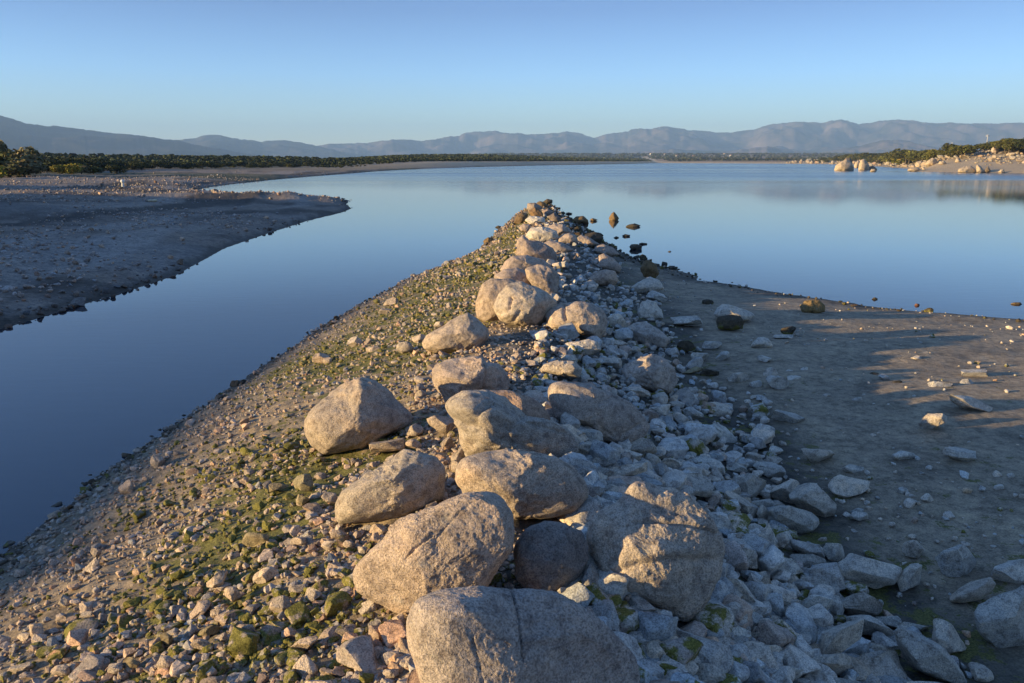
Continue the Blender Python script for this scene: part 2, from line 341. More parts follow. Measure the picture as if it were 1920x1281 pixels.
def build_ground():
    a_in = np.linspace(-37.5, 37.5, 900); a_l = np.linspace(-180, -37.5, 120, endpoint=False); a_r = np.linspace(37.5, 180, 70)[1:]
    az = np.radians(np.concatenate([a_l, a_in, a_r]))
    # rows even in screen space up to about 60 m, then geometric
    th = np.linspace(math.radians(60), math.radians(3.2), 430)
    r1 = 2.4 / np.tan(th); r2 = np.geomspace(r1[-1] * 1.012, 9000, 260)
    r = np.concatenate([[0.02, 0.5, 0.9, 1.2], r1[r1 > 1.25], r2])
    A, R = np.meshgrid(az, r); X = np.sin(A) * R; Y = np.cos(A) * R
    Z, dP, dL, dR = height(X, Y)
    nr, na = X.shape
    idx = np.arange(nr * na).reshape(nr, na)
    q = np.stack([idx[:-1, :-1], idx[:-1, 1:], idx[1:, 1:], idx[1:, :-1]], -1).reshape(-1, 4)
    # drop what lies deep under water
    keep = (Z.ravel()[q].max(1) > -1.2); q = q[keep][:, ::-1]
    # colour by place
    col = np.zeros(X.shape + (4,))
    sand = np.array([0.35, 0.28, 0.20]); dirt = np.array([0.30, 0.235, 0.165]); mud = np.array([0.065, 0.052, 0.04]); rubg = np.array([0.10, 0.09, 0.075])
    bank = np.array([0.26, 0.205, 0.165]); farb = np.array([0.50, 0.39, 0.26]); wood = np.array([0.10, 0.095, 0.06]); grass = np.array([0.09, 0.09, 0.045])
    xc = x_crest(Y); lat = X - xc
    land = np.maximum(np.maximum(dP, dL), dR)
    def put(w, c):
        w = np.clip(w, 0, 1)[..., None]; col[..., :3] = col[..., :3] * (1 - w) + c * w
    col[..., :3] = sand
    put(sstep(0.3, -0.3, lat) * (dP > -1), dirt)
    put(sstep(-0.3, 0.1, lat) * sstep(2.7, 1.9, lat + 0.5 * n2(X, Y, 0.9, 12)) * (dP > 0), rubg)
    onL = (dL > -0.5)
    put(onL * 1.0, bank)
    s1 = n2(X * 0.35 + Y * 0.5, Y - X * 0.2, 0.35, 15)
    put(onL * sstep(0.1, 0.5, s1) * 0.75 * (np.hypot(X, Y) < 300), np.array([0.055, 0.04, 0.032]))
    put(onL * sstep(0.15, 0.5, n2(X * 0.3, Y, 0.12, 19)) * 0.6 * (np.hypot(X, Y) < 300), np.array([0.30, 0.27, 0.25]))
    bd = noise3(np.stack([np.maximum(dL, 0) * 0.55 + 0.35 * n2(X, Y, 0.25, 23), (X + Y) * 0.03, np.full(X.shape, 4.4)], -1))
    put(onL * sstep(0.12, 0.32, bd) * 0.8 * sstep(14, 9, dL), np.array([0.05, 0.038, 0.03]))
    put(onL * sstep(-0.12, -0.35, bd) * 0.6 * sstep(14, 9, dL), np.array([0.38, 0.335, 0.30]))
    put(onL * sstep(60, 90, Y) * sstep(0.0, 0.4, n2(X * 0.3, Y, 0.05, 21)), grass)
    onR = (dR > -2)
    put(onR * 1.0, farb)
    put(onR * sstep(18, 40, dR + 12 * n2(X, Y, 0.05, 31)) * 0.8, np.array([0.26, 0.17, 0.09]))
    put(onR * sstep(268, 290, Y) * sstep(1700, 1760, 960 + F * CP * X / np.maximum(Y, 1)), wood)
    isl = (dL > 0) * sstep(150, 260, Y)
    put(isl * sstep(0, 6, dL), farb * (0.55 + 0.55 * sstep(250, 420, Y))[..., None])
    put(isl * sstep(30, 44, dL + 5 * n2(X, Y, 0.02, 41)), wood)
    put(sstep(2600, 3400, Y) * (land > 0), np.array([0.12, 0.10, 0.07]))
    wet = sstep(0.10, 0.02, Z + 0.03 * n2(X, Y, 7.0, 51) + 0.02 * n2(X, Y, 2.0, 50)) * (R < 220)
    put(wet * 0.8, mud)
    moss = np.zeros(X.shape)
    ml = sstep(0.0, -0.5, lat) * sstep(0.1, 0.6, dP) * (dP > 0)
    band = np.exp(-((lat + 1.5 + 0.3 * n2(X, Y, 0.3, 60)) / 0.75) ** 2) + 0.7 * sstep(6.5, 9, Y) * sstep(-0.15, -0.8, lat)
    moss = np.maximum(moss, ml * (0.12 + 0.55 * np.clip(band, 0, 1) + 0.25 * n2(X, Y, 0.8, 61)))
    mr_ = sstep(0.0, 0.3, lat) * (dP > 0.3)
    moss = np.maximum(moss, mr_ * (0.10 + 0.24 * sstep(3.6, 1.8, lat) * sstep(0.8, 1.6, lat + 0.4) + 0.15 * sstep(7, 4, Y) + 0.22 * n2(X, Y, 0.9, 62)))
    moss = np.where(dL > 0, 0.06, moss)
    col[..., 3] = moss
    used = np.unique(q); remap = np.full(nr * na, -1); remap[used] = np.arange(len(used))
    V = np.stack([X, Y, Z], -1).reshape(-1, 3)[used]
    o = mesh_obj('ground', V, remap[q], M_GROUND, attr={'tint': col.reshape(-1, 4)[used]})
    tag(o, kind='structure')
    return o
build_ground()
# water: one sheet
wx = np.array([[-16000, -3000, 0], [16000, -3000, 0], [16000, 9000, 0], [-16000, 9000, 0]])
tag(mesh_obj('water', wx, [[0, 1, 2, 3]], M_WATER, smooth=False), kind='structure')

# ------------------------------------------------------------------ mountains
def mountains(name, prof, dist, depth, mat, seed, rough=1.0, base=20.0):
    p = np.array(prof, float)
    px = np.linspace(p[0, 0], p[-1, 0], int((p[-1, 0] - p[0, 0]) / 2.2))
    py = np.interp(px, p[:, 0], p[:, 1])
    jag = lambda f, s_: noise3(np.stack([px * f, np.full(px.shape, s_), np.full(px.shape, 0.4)], -1))
    py = py + 1.3 * jag(0.05, seed) + 0.9 * jag(0.14, seed + 2) + 0.5 * jag(0.3, seed + 4)
    d = ray(px, py); az = np.arctan2(d[:, 0], d[:, 1]); el = np.arctan2(d[:, 2], np.hypot(d[:, 0], d[:, 1]))
    s = np.linspace(-1, 1, 71)
    A, S = np.meshgrid(az, s); E = np.tile(el, (len(s), 1))
    R = dist + S * depth; X = np.sin(A) * R; Y = np.cos(A) * R
    top = np.tan(E) * dist + HC
    shape = np.clip(1 - np.abs(S), 0, 1)
    spur = noise3(np.stack([X / (depth * 0.33), Y / (depth * 0.55), np.full(X.shape, seed)], -1))
    spur2 = noise3(np.stack([X / (depth * 0.12), Y / (depth * 0.2), np.full(X.shape, seed + 5)], -1))
    spur3 = noise3(np.stack([X / (depth * 0.05), Y / (depth * 0.07), np.full(X.shape, seed + 9)], -1))
    env = shape ** 0.95
    k = 4 * shape * (1 - shape)
    Z = top * env * (1 + rough * k * (0.42 * spur + 0.28 * spur2 + 0.16 * spur3)) + top * 0.012 * spur3
    # the sight line over the crest stays free
    lim = HC + (top - HC) * R / dist * 0.985
    Z = np.where(np.abs(S) > 0.02, np.minimum(Z, lim), Z); Z = np.maximum(Z, 0) - 5
    nr, na = X.shape; idx = np.arange(nr * na).reshape(nr, na)
    q = np.stack([idx[:-1, :-1], idx[1:, :-1], idx[1:, 1:], idx[:-1, 1:]], -1).reshape(-1, 4)[:, ::-1]
    o = mesh_obj(name, np.stack([X, Y, Z], -1).reshape(-1, 3), q, mat)
    tag(o, kind='structure'); return o
mountains('mountains', [(-300,200),(-100,204),(0,217),(22,221),(50,230),(92,235),(100,234),(150,240),(215,249),(262,252),(300,258),(340,264),(400,276),(460,287),(520,294),(580,299),(660,303)], 6000, 1700, M_MOUNT2, 1.3, 0.5)
mountains('mountains', [(250,275),(300,264),(340,261),(370,256),(395,251),(412,253),(440,259),(490,265),(530,261),(560,266),(590,272),(620,279),(680,290),(740,297),(820,302)], 8000, 1800, M_MOUNT2, 4.3, 0.7)
mountains('mountains', [(520,285),(580,274),(620,269),(660,269),(690,267),(720,263),(750,261),(790,264),(830,258),(862,253),(870,248),(885,247),(905,246),(930,245),(945,248),(970,249),(1000,252),(1030,249),(1050,248),(1062,245),(1078,248),(1090,251),(1115,258),(1135,252),(1160,248),(1178,246),(1184,241),(1200,241),(1220,240),(1240,237),(1252,237),(1270,240),(1290,244),(1330,246),(1370,249),(1385,245),(1400,243),(1415,242),(1430,236),(1450,232),(1490,227),(1515,228),(1540,230),(1560,225),(1575,223),(1590,226),(1610,233),(1630,230),(1650,226),(1670,224),(1690,223),(1710,225),(1730,229),(1790,230),(1860,232),(1890,230),(1920,229),(2000,232),(2200,240)], 10000, 2600, M_MOUNT, 7.7, 1.25)
mountains('mountains', [(820,300),(900,294),(980,292),(1040,289),(1100,288),(1160,287),(1200,283),(1230,280),(1262,278),(1300,281),(1350,283),(1400,278),(1440,274),(1490,282),(1540,284),(1600,275),(1640,265),(1665,262),(1690,262),(1712,266),(1760,276),(1820,283),(1900,280),(2100,290)], 7000, 1100, M_MOUNT, 12.1, 1.0)

# ------------------------------------------------------------------ rocks
import bmesh
def ico(sub):
    bm = bmesh.new(); bmesh.ops.create_icosphere(bm, subdivisions=sub, radius=1.0)
    V = np.array([v.co[:] for v in bm.verts]); Fc = np.array([[v.index for v in f.verts] for f in bm.faces]); bm.free()
    V /= np.linalg.norm(V, axis=1)[:, None]
    return V, Fc
ICO = {s: ico(s) for s in (1, 2, 3, 4, 5, 6, 7)}
def star_radius(poly, cx, cy, th):
    """distance from (cx, cy) to the outline in each direction"""
    out = np.zeros_like(th); n = len(poly)
    c, s = np.cos(th), np.sin(th)
    for i in range(n):
        ax, ay = poly[i][0] - cx, poly[i][1] - cy; bx, by = poly[(i + 1) % n][0] - cx, poly[(i + 1) % n][1] - cy
        ex, ey = bx - ax, by - ay
        den = c * ey - s * ex
        with np.errstate(divide='ignore', invalid='ignore'):
            t = (ax * ey - ay * ex) / den; u = (ax * s - ay * c) / den
        ok = (np.abs(den) > 1e-9) & (u >= -1e-6) & (u <= 1 + 1e-6) & (t > 0)
        out = np.where(ok & (t > out), t, out)
    return out
def cut_planes(V, rng, n, lo, hi, soft=0.0):
    P = V.copy()
    for k in range(n):
        nv = rng.normal(size=3); nv /= np.linalg.norm(nv); d = rng.uniform(lo, hi)
        e = P @ nv - d
        P = P - np.maximum(e, 0)[:, None] * nv * (1 - soft)
    return P
CAMX = np.array([1., 0, 0]); CAMY = np.array([0, SP, CP]); CAMP = np.array([0, 0, HC])
ALL = []          # (object, cx, cy, w, h, short name or None)
OCC = []          # footprints for the scatter: x, y, radius
def settle(U, Vv, Wd, cx, cy, embed, zfix=None):
    """U, V: offsets in frame pixels, Wd: offset along the sight line in pixels; finds the depth at which the rock rests on the ground"""
    d = ray(cx, cy); dh = d / np.linalg.norm(d)
    hgt = Vv.max() - Vv.min()
    sel = np.nonzero(Vv < Vv.min() + 0.35 * hgt)[0]
    if len(sel) > 160: sel = sel[:: len(sel) // 160 + 1]
    def pts(Z, s=slice(None)):
        k = Z / F
        return CAMP + d * Z + (U[s, None] * CAMX + Vv[s, None] * CAMY + Wd[s, None] * (-dh)) * k
    def gap(Z):
        p = pts(Z, sel)
        if zfix is not None: h = zfix
        elif Z < 12: h = pen_height(p[:, 0], p[:, 1], sdist(PEN, p[:, 0], p[:, 1]))
        else: h = height(p[:, 0], p[:, 1], False)[0]
        return (p[:, 2] - h).min() + embed * hgt * Z / F
    Zs = np.geomspace(1.6, 700, 84); i = len(Zs) - 1
    for k_, z_ in enumerate(Zs):
        if gap(z_) < 0: i = k_; break
    if i == 0: return pts(Zs[0]), Zs[0]
    a, b_ = Zs[i - 1], Zs[i]
    for _ in range(14):
        m = 0.5 * (a + b_)
        if gap(m) < 0: b_ = m
        else: a = m
    return pts(0.5 * (a + b_)), 0.5 * (a + b_)
def add_rock(name, P, sub, mat, color, moss, label, cat, group, cx, cy, w, h, short=None):
    base = np.array([P[:, 0].mean(), P[:, 1].mean(), P[:, 2].min()])
    o = mesh_obj(name, P - base, ICO[sub][1], mat, loc=base)
    o.color = (*[min(0.8, v * t_ * (1.24 if max(color) > 0.25 else 1.1)) for v, t_ in zip(color, (1.0, 0.97, 0.92))], moss)
    tag(o, label, cat, group)
    ALL.append((o, cx, cy, w, h, short))
    OCC.append((P[:, 0].mean(), P[:, 1].mean(), 0.42 * max(np.ptp(P[:, 0]), np.ptp(P[:, 1]))))
    return o
def polyline_dist(px, py, line):
    d = np.full(px.shape, 1e9)
    for (ax, ay), (bx, by) in zip(line[:-1], line[1:]):
        ex, ey = bx - ax, by - ay; t = np.clip(((px - ax) * ex + (py - ay) * ey) / (ex * ex + ey * ey), 0, 1)
        d = np.minimum(d, np.hypot(px - ax - t * ex, py - ay - t * ey))
    return d
GRAN = (0.37, 0.30, 0.255); GREY = (0.33, 0.31, 0.29); PALE = (0.52, 0.475, 0.42); PINK = (0.40, 0.285, 0.23); BROWN = (0.20, 0.135, 0.07); DARK = (0.09, 0.075, 0.055)
def boulder(poly, label, short=None, color=GRAN, moss=0.0, T=0.48, craggy=0.5, seed=0, embed=0.10, grooves=(), bulges=(), sub=None, zfix=None, sharp=0.0, name='boulder', lean=0.0):
    poly = [(float(a), float(b)) for a, b in poly]
    xs = [p[0] for p in poly]; ys = [p[1] for p in poly]
    # area centroid
    A = cx = cy = 0
    for i in range(len(poly)):
        x0, y0 = poly[i]; x1, y1 = poly[(i + 1) % len(poly)]; c = x0 * y1 - x1 * y0; A += c; cx += (x0 + x1) * c; cy += (y0 + y1) * c
    cx /= 3 * A; cy /= 3 * A
    w, h = max(xs) - min(xs), max(ys) - min(ys); size = math.sqrt(w * h)
    if sub is None: sub = 6 if w > 75 else 5 if w > 30 else 4
    rng = np.random.RandomState(seed * 7 + int(cx) + int(cy))
    S = ICO[sub][0]
    th = np.arctan2(-S[:, 1], S[:, 0])              # frame y runs down
    thg = np.linspace(-math.pi, math.pi, 361); rg = star_radius(poly, cx, cy, thg)
    kern = np.array([1, 2, 3, 4, 3, 2, 1.]); kern /= kern.sum()
    rg = np.convolve(np.concatenate([rg[-4:-1], rg, rg[1:4]]), kern, 'valid')
    rad = np.interp(th, thg, rg)
    q = np.hypot(S[:, 0], S[:, 1]); c = S[:, 2]
    if sharp > 0:
        Q = cut_planes(S, rng, 9, 0.55, 0.9); c = Q[:, 2] * 1.15
    # a few broad fracture faces on the near side
    N = np.stack([S[:, 0], S[:, 1], c], -1)
    for _ in range(3 + int(4 * craggy)):
        nv = np.array([rng.uniform(-0.8, 0.8), rng.uniform(-0.6, 0.8), rng.uniform(0.35, 1.0)]); nv /= np.linalg.norm(nv)
        e_ = np.maximum(N @ nv - rng.uniform(0.74, 0.9), 0); N = N - (e_ * (0.55 + 0.4 * craggy))[:, None] * nv
    c = N[:, 2]
    U = N[:, 0] * rad; Vv = N[:, 1] * rad; Wd = np.sign(c) * np.abs(c) ** 0.85 * T * size
    Wd = Wd - lean * U * np.clip(S[:, 2] * 1.3, 0, 1)      # the face turned towards the viewer slopes away to the right
    off = rng.uniform(0, 50, 3)
    n_a = noise3(S * 1.6 + off); n_b = noise3(S * 4.0 + off); n_c = noise3(S * 11.0 + off); n_d = noise3(S * 30.0 + off)
    ridge = 1 - 2 * np.abs(noise3(S * 2.6 + off + 9))
    n_e = noise3(S * 75.0 + off) if sub >= 6 else 0
    disp = size * (0.03 * n_a + 0.013 * n_b * (0.5 + craggy) + 0.006 * n_c * (0.5 + craggy) + 0.0042 * n_d * (0.6 + 0.8 * craggy) + 0.0032 * n_e + 0.018 * craggy * craggy * ridge)
    X = cx + U; Y = cy - Vv
    front = S[:, 2] > -0.1
    for line, wd, dep in grooves:
        dd = polyline_dist(X + 0.8 * size * 0.01 * noise3(S * 20 + off), Y, line)
        disp -= np.where(front, dep * np.exp(-(dd / wd) ** 2), 0)
    for bx, by, br, bh in bulges:
        disp += np.where(front, bh * np.exp(-(((X - bx) ** 2 + (Y - by) ** 2) / br ** 2)), 0)
    side = np.hypot(S[:, 0], S[:, 1])
    U = U + disp * S[:, 0]; Vv = Vv + disp * S[:, 1]; Wd = Wd + disp * S[:, 2] * 1.15
    P, Z = settle(U, Vv, Wd, cx, cy, embed, zfix)
    return add_rock(name, P, sub, M_ROCK, color, moss, label, 'boulder' if name == 'boulder' else 'rock', None, cx, cy, w, h, short)

boulder([(773,1171),(780,1131),(800,1117),(833,1106),(900,1100),(950,1106),(1000,1111),(1050,1122),(1100,1147),(1125,1165),(1160,1197),(1190,1231),(1199,1281),(1200,1330),(1150,1390),(1000,1410),(880,1390),(815,1330),(798,1281),(780,1220)],
        'largest grey boulder at the bottom edge, split by two dark vertical cracks', 'cracked foreground boulder', color=(0.37,0.32,0.295), T=0.42, craggy=0.2, seed=1, lean=0.55, sub=7,
        grooves=[([(958,1105),(963,1125),(970,1150),(974,1185),(981,1240)], 1.7, 7), ([(893,1195),(900,1230),(908,1255),(920,1300)], 1.7, 5)])
boulder([(665,1084),(667,1060),(687,1041),(713,1014),(747,979),(783,962),(833,936),(877,921),(917,923),(943,937),(957,961),(964,997),(960,1031),(933,1066),(908,1105),(860,1140),(800,1154),(770,1155),(747,1146),(707,1126),(677,1111)],
        'big pinkish boulder slanting up right, directly behind the cracked foreground boulder', 'slanting pink boulder', color=(0.41,0.335,0.285), T=0.42, craggy=0.35, seed=2, lean=-0.08, sub=7,
        grooves=[([(762,1048),(780,1030),(810,1008)], 2.2, 4.5), ([(820,1010),(860,965),(885,945)], 1.8, 1.8)])
boulder([(757,843),(790,846),(820,855),(834,883),(833,923),(826,938),(800,954),(750,971),(700,976),(660,981),(633,981),(627,966),(630,944),(643,921),(673,901),(700,884),(727,862)],
        'rough rounded grey boulder resting on moss, left of the broad dimpled boulder', 'rough round boulder', color=(0.38,0.33,0.28), T=0.46, craggy=0.55, seed=3, lean=0.2)
boulder([(857,900),(860,880),(870,860),(900,850),(950,844),(1000,846),(1033,856),(1067,872),(1094,897),(1103,925),(1098,937),(1080,957),(1047,968),(1017,973),(973,972),(930,965),(880,945)],
        'broad dimpled boulder with sunlit top, behind the slanting pink boulder', 'broad dimpled boulder', color=(0.41,0.34,0.285), T=0.5, craggy=0.6, seed=4, lean=0.3)
boulder([(677,706),(700,712),(727,733),(753,757),(771,775),(771,793),(747,806),(713,822),(680,838),(640,846),(607,852),(587,833),(575,813),(574,787),(587,767),(617,738),(650,716)],
        'large lone boulder with a peaked top on the mossy left slope', 'large peaked boulder', color=(0.38,0.32,0.27), T=0.45, craggy=0.4, seed=5, lean=0.22)
boulder([(837,763),(845,749),(873,738),(910,736),(943,743),(967,760),(983,780),(1027,786),(1060,800),(1081,822),(1083,847),(1077,867),(1030,870),(950,862),(877,856),(863,830),(857,803),(847,780)],
        'long knobbly boulder with a raised rounded knob and curved ledge on its left end', 'knobbly boulder', color=(0.36,0.32,0.285), T=0.5, craggy=0.7, seed=6, lean=0.4,
        grooves=[([(853,785),(875,797),(895,798),(905,780),(925,762)], 4, 9), ([(980,790),(1010,800),(1060,812)], 2, 4)], bulges=[(890,765,28,10), (925,785,20,8)])
boulder([(905,745),(917,733),(950,732),(987,741),(1013,758),(1030,777),(1034,788),(1010,806),(960,812),(910,790)],
        'low reddish boulder partly hidden behind the knobbly boulder', 'low reddish boulder', color=(0.38, 0.275, 0.215), T=0.45, craggy=0.3, seed=7)
boulder([(812,710),(813,695),(820,683),(850,674),(880,672),(907,669),(913,681),(933,682),(945,695),(955,712),(953,732),(930,742),(885,755),(850,762),(835,756),(822,735)],
        'blocky pinkish boulder with a flat sunlit top, upslope of the knobbly boulder', 'flat-topped boulder', color=(0.42,0.34,0.29), T=0.45, craggy=0.7, seed=8, lean=0.2, sharp=1, grooves=[([(907,670),(912,700),(905,735)], 2.5, 6)])
boulder([(1030,732),(1034,720),(1050,715),(1083,717),(1110,722),(1147,737),(1177,753),(1200,773),(1217,797),(1207,820),(1167,838),(1140,830),(1107,821),(1077,808),(1047,795),(1040,773),(1030,750)],
        'long boulder leaning right with a sunlit left end, beside the knobbly boulder', 'long leaning boulder', color=(0.38,0.32,0.28), T=0.4, craggy=0.5, seed=9, lean=0.5, grooves=[([(1155,838),(1165,815),(1200,795)], 2.5, 5)])
boulder([(790,643),(800,628),(833,609),(860,592),(877,587),(897,597),(913,617),(917,633),(902,650),(867,658),(817,662),(793,655)],
        'smooth pyramid shaped boulder alone at the edge of the green slope', 'smooth pyramid boulder', color=(0.41,0.34,0.285), T=0.5, craggy=0.2, seed=10)
boulder([(1166,697),(1177,683),(1200,673),(1223,663),(1247,674),(1263,693),(1268,718),(1258,738),(1227,734),(1187,724),(1168,713)],
        'coarse sunlit boulder with pitted face among the pale rubble', 'pitted sunlit boulder', color=(0.44,0.37,0.32), T=0.5, craggy=0.9, seed=11)
boulder([(1193,913),(1220,914),(1260,917),(1293,927),(1320,954),(1337,977),(1357,1004),(1358,1041),(1347,1081),(1333,1121),(1313,1144),(1290,1161),(1266,1160),(1233,1147),(1193,1134),(1160,1111),(1133,1084),(1110,1047),(1100,1011),(1106,977),(1127,957),(1160,944),(1173,925)],
        'great craggy boulder with sunlit ridges, right of the dark rounded boulder', 'great craggy boulder', color=(0.44,0.375,0.32), T=0.36, craggy=0.55, seed=12, lean=0.15, sharp=1, embed=0.02, sub=7,
        grooves=[([(1190,980),(1250,982),(1310,993),(1345,1000)], 2.5, 7), ([(1140,1080),(1190,1060),(1260,1048),(1345,1050)], 8, 10), ([(1180,935),(1240,960),(1300,965)], 9, 7)],
        bulges=[(1205,932,24,11), (1290,1025,36,9), (1170,1080,28,9), (1225,1115,26,6)])
boulder([(963,1041),(967,1017),(983,994),(1020,976),(1060,981),(1090,997),(1103,1027),(1104,1051),(1087,1081),(1060,1107),(1033,1118),(993,1112),(967,1087)],
        'dark smooth rounded boulder wedged between the slanting pink and great craggy boulders', 'dark rounded boulder', color=(0.25, 0.225, 0.215), T=0.5, craggy=0.15, seed=13, lean=0.3)
boulder([(1107,1054),(1120,1070),(1131,1092),(1122,1130),(1107,1146),(1073,1126),(1085,1092)],
        'narrow dark wedge of rock standing between the dark rounded and craggy boulders', None, color=GREY, T=0.4, craggy=0.3, seed=14, sharp=1)
boulder([(892,583),(895,557),(905,533),(921,522),(955,523),(980,530),(975,565),(945,602),(910,605),(895,597)],
        'tall smooth brownish boulder at the left end of the boulder row', 'tall brownish boulder', color=(0.36,0.29,0.24), T=0.55, craggy=0.25, seed=15)
boulder([(927,576),(936,552),(950,535),(977,528),(996,536),(1027,549),(1044,564),(1043,580),(1022,602),(1008,615),(984,612),(965,609),(938,600)],
        'big rounded boulder with a sunlit dented face, middle of the boulder row', 'dented sunlit boulder', color=(0.43,0.37,0.31), T=0.52, craggy=0.35, seed=16, lean=0.25, grooves=[([(958,560),(955,580)], 3, 7), ([(965,600),(975,585)], 4, 4)])
boulder([(1021,590),(1027,576),(1044,569),(1080,566),(1108,567),(1130,581),(1140,600),(1138,621),(1124,637),(1099,629),(1056,622),(1029,619)],
        'broad rounded boulder with a sunlit notched face, right end of the boulder row', 'notched sunlit boulder', color=(0.44,0.36,0.30), T=0.5, craggy=0.3, seed=17, grooves=[([(1056,569),(1058,590),(1061,600)], 2.5, 7)])
boulder([(926,518),(945,506),(969,502),(993,511),(1008,525),(1012,542),(996,549),(948,549),(930,535)],
        'rounded shaded boulder directly behind the tall brownish boulder', None, color=(0.37,0.30,0.26), T=0.55, craggy=0.3, seed=18, lean=0.3)
boulder([(985,505),(1008,497),(1030,500),(1043,508),(1048,523),(1046,552),(1030,560),(1008,548),(989,522)],
        'lumpy grey boulder behind the dented sunlit boulder, on its right', None, color=GRAN, T=0.55, craggy=0.9, seed=19, lean=0.3)
boulder([(937,507),(948,489),(960,480),(989,479),(1017,485),(1033,499),(1025,513),(984,516),(950,514)],
        'wide pinkish boulder with smooth sloping top, fourth back along the row', None, color=(0.40,0.32,0.27), T=0.5, craggy=0.3, seed=20, lean=0.3)
boulder([(969,477),(971,458),(984,450),(1013,452),(1037,465),(1045,485),(1038,501),(1008,495),(980,488)],
        'dark humped boulder halfway out along the stone row', 'dark humped boulder', color=(0.30,0.24,0.21), T=0.5, craggy=0.2, seed=21, lean=0.3)
boulder([(982,482),(988,466),(1006,459),(1022,464),(1030,478),(1022,490),(1000,492)],
        'small boulder leaning on the front of the dark humped boulder', None, color=(0.34,0.28,0.24), T=0.4, craggy=0.3, seed=22, embed=0.0)
boulder([(966,464),(971,448),(981,440),(991,449),(986,462),(975,468)],
        'thin upright slab at the left of the dark humped boulder', None, color=GRAN, T=0.4, craggy=0.4, seed=23)
boulder([(1017,457),(1029,451),(1056,455),(1078,469),(1060,477),(1030,478)],
        'long low boulder with a pale end, right of the dark humped boulder', None, color=GRAN, T=0.5, craggy=0.3, seed=24)
boulder([(986,440),(996,427),(1010,425),(1026,426),(1044,434),(1048,448),(1018,454),(989,450)],
        'pale angular boulder with a sunlit left face behind the dark humped boulder', 'pale angular crest boulder', color=PALE, T=0.5, craggy=0.6, seed=25, sharp=1)
boulder([(972,427),(981,419),(995,422),(990,437),(977,434)],
        'small rounded boulder on the left flank beside the pale angular crest boulder', None, color=GRAN, T=0.5, craggy=0.2, seed=26)
boulder([(1022,428),(1040,419),(1056,421),(1067,428),(1075,439),(1050,444),(1030,440)],
        'low sloping slab behind and right of the pale angular crest boulder', None, color=GRAN, T=0.5, craggy=0.3, seed=27)
boulder([(1045,446),(1055,439),(1068,437),(1080,441),(1085,456),(1063,460),(1048,456)],
        'rounded boulder with square outline, right of the pale angular crest boulder', None, color=GRAN, T=0.5, craggy=0.3, seed=28)
boulder([(1082,446),(1090,440),(1100,443),(1114,451),(1127,459),(1104,464),(1085,459)],
        'long smooth shaded boulder trailing right from the crest towards the water', None, color=(0.30,0.25,0.22), T=0.5, craggy=0.2, seed=29)
boulder([(984,413),(993,405),(1008,406),(1021,408),(1022,418),(993,421)],
        'pale white block near the tip, between two brown boulders', None, color=(0.56,0.52,0.46), T=0.5, craggy=0.5, seed=30, sharp=1)
boulder([(963,418),(967,406),(979,397),(990,402),(988,415),(974,423)],
        'rusty brown round boulder at the left of the tip', None, color=(0.19, 0.13, 0.075), moss=0.15, T=0.5, craggy=0.2, seed=31)
boulder([(990,397),(1003,389),(1015,396),(1023,408),(998,409)],
        'orange brown boulder standing in the middle of the tip', None, color=(0.21, 0.135, 0.075), T=0.5, craggy=0.2, seed=32)
boulder([(1027,406),(1039,399),(1051,407),(1053,418),(1034,418)],
        'dark grey dome boulder on the right side of the tip', None, color=(0.20,0.16,0.14), T=0.5, craggy=0.2, seed=33)
boulder([(1015,396),(1027,391),(1038,397),(1037,406),(1022,407)],
        'small grey boulder behind the orange brown boulder at the tip', None, color=(0.28,0.22,0.19), T=0.5, craggy=0.2, seed=34)
boulder([(987,391),(989,381),(1003,380),(1017,388),(1012,395),(992,396)],
        'flat-topped grey boulder near the far end of the tip', None, color=(0.30,0.25,0.22), T=0.5, craggy=0.4, seed=35, sharp=1)
boulder([(1003,382),(1012,377),(1022,380),(1028,388),(1016,392)],
        'small brown boulder second from the far end of the tip', None, color=BROWN, T=0.5, craggy=0.3, seed=36)
boulder([(1017,379),(1026,373),(1036,375),(1036,381),(1024,384)],
        'very last dark boulder at the far end of the stone row', None, color=DARK, T=0.5, craggy=0.3, seed=37)
boulder([(1101,523),(1116,511),(1137,505),(1154,509),(1160,527),(1150,537),(1123,535),(1106,530)],
        'smooth sunlit rounded boulder right of the row, in line with two behind it', 'smooth sunlit boulder', color=(0.44,0.34,0.27), T=0.5, craggy=0.2, seed=38)
boulder([(1120,490),(1123,479),(1132,475),(1152,486),(1166,501),(1162,512),(1137,508),(1122,504)],
        'boulder with a sunlit left tip, second of the three right of the row', None, color=GRAN, T=0.5, craggy=0.3, seed=39)
boulder([(1112,470),(1118,461),(1132,458),(1149,464),(1162,477),(1147,483),(1123,479)],
        'boulder with a bright sunlit middle, farthest of the three right of the row', None, color=GRAN, T=0.5, craggy=0.3, seed=40)
boulder([(1200,503),(1206,491),(1216,487),(1231,496),(1236,513),(1228,523),(1207,520)],
        'mossy brown round boulder at the water edge on the right', 'mossy round boulder', color=BROWN, moss=0.38, T=0.5, craggy=0.3, seed=41)
boulder([(1180,540),(1199,528),(1219,519),(1236,526),(1246,541),(1223,550),(1186,550)],
        'pale angular double-peaked boulder nearer than the mossy round boulder', None, color=PALE, T=0.5, craggy=0.6, seed=42, sharp=1)
boulder([(1172,617),(1187,607),(1209,602),(1235,618),(1256,636),(1247,653),(1219,655),(1187,639)],
        'large pale slab leaning right beside the sand, below the boulder row', 'large pale slab', color=(0.40,0.36,0.33), T=0.45, craggy=0.4, seed=43)
boulder([(1195,585),(1204,566),(1218,563),(1230,567),(1241,583),(1244,598),(1223,603),(1199,598)],
        'pale lumpy rock just behind the large pale slab', None, color=PALE, T=0.5, craggy=0.6, seed=44, sharp=1)
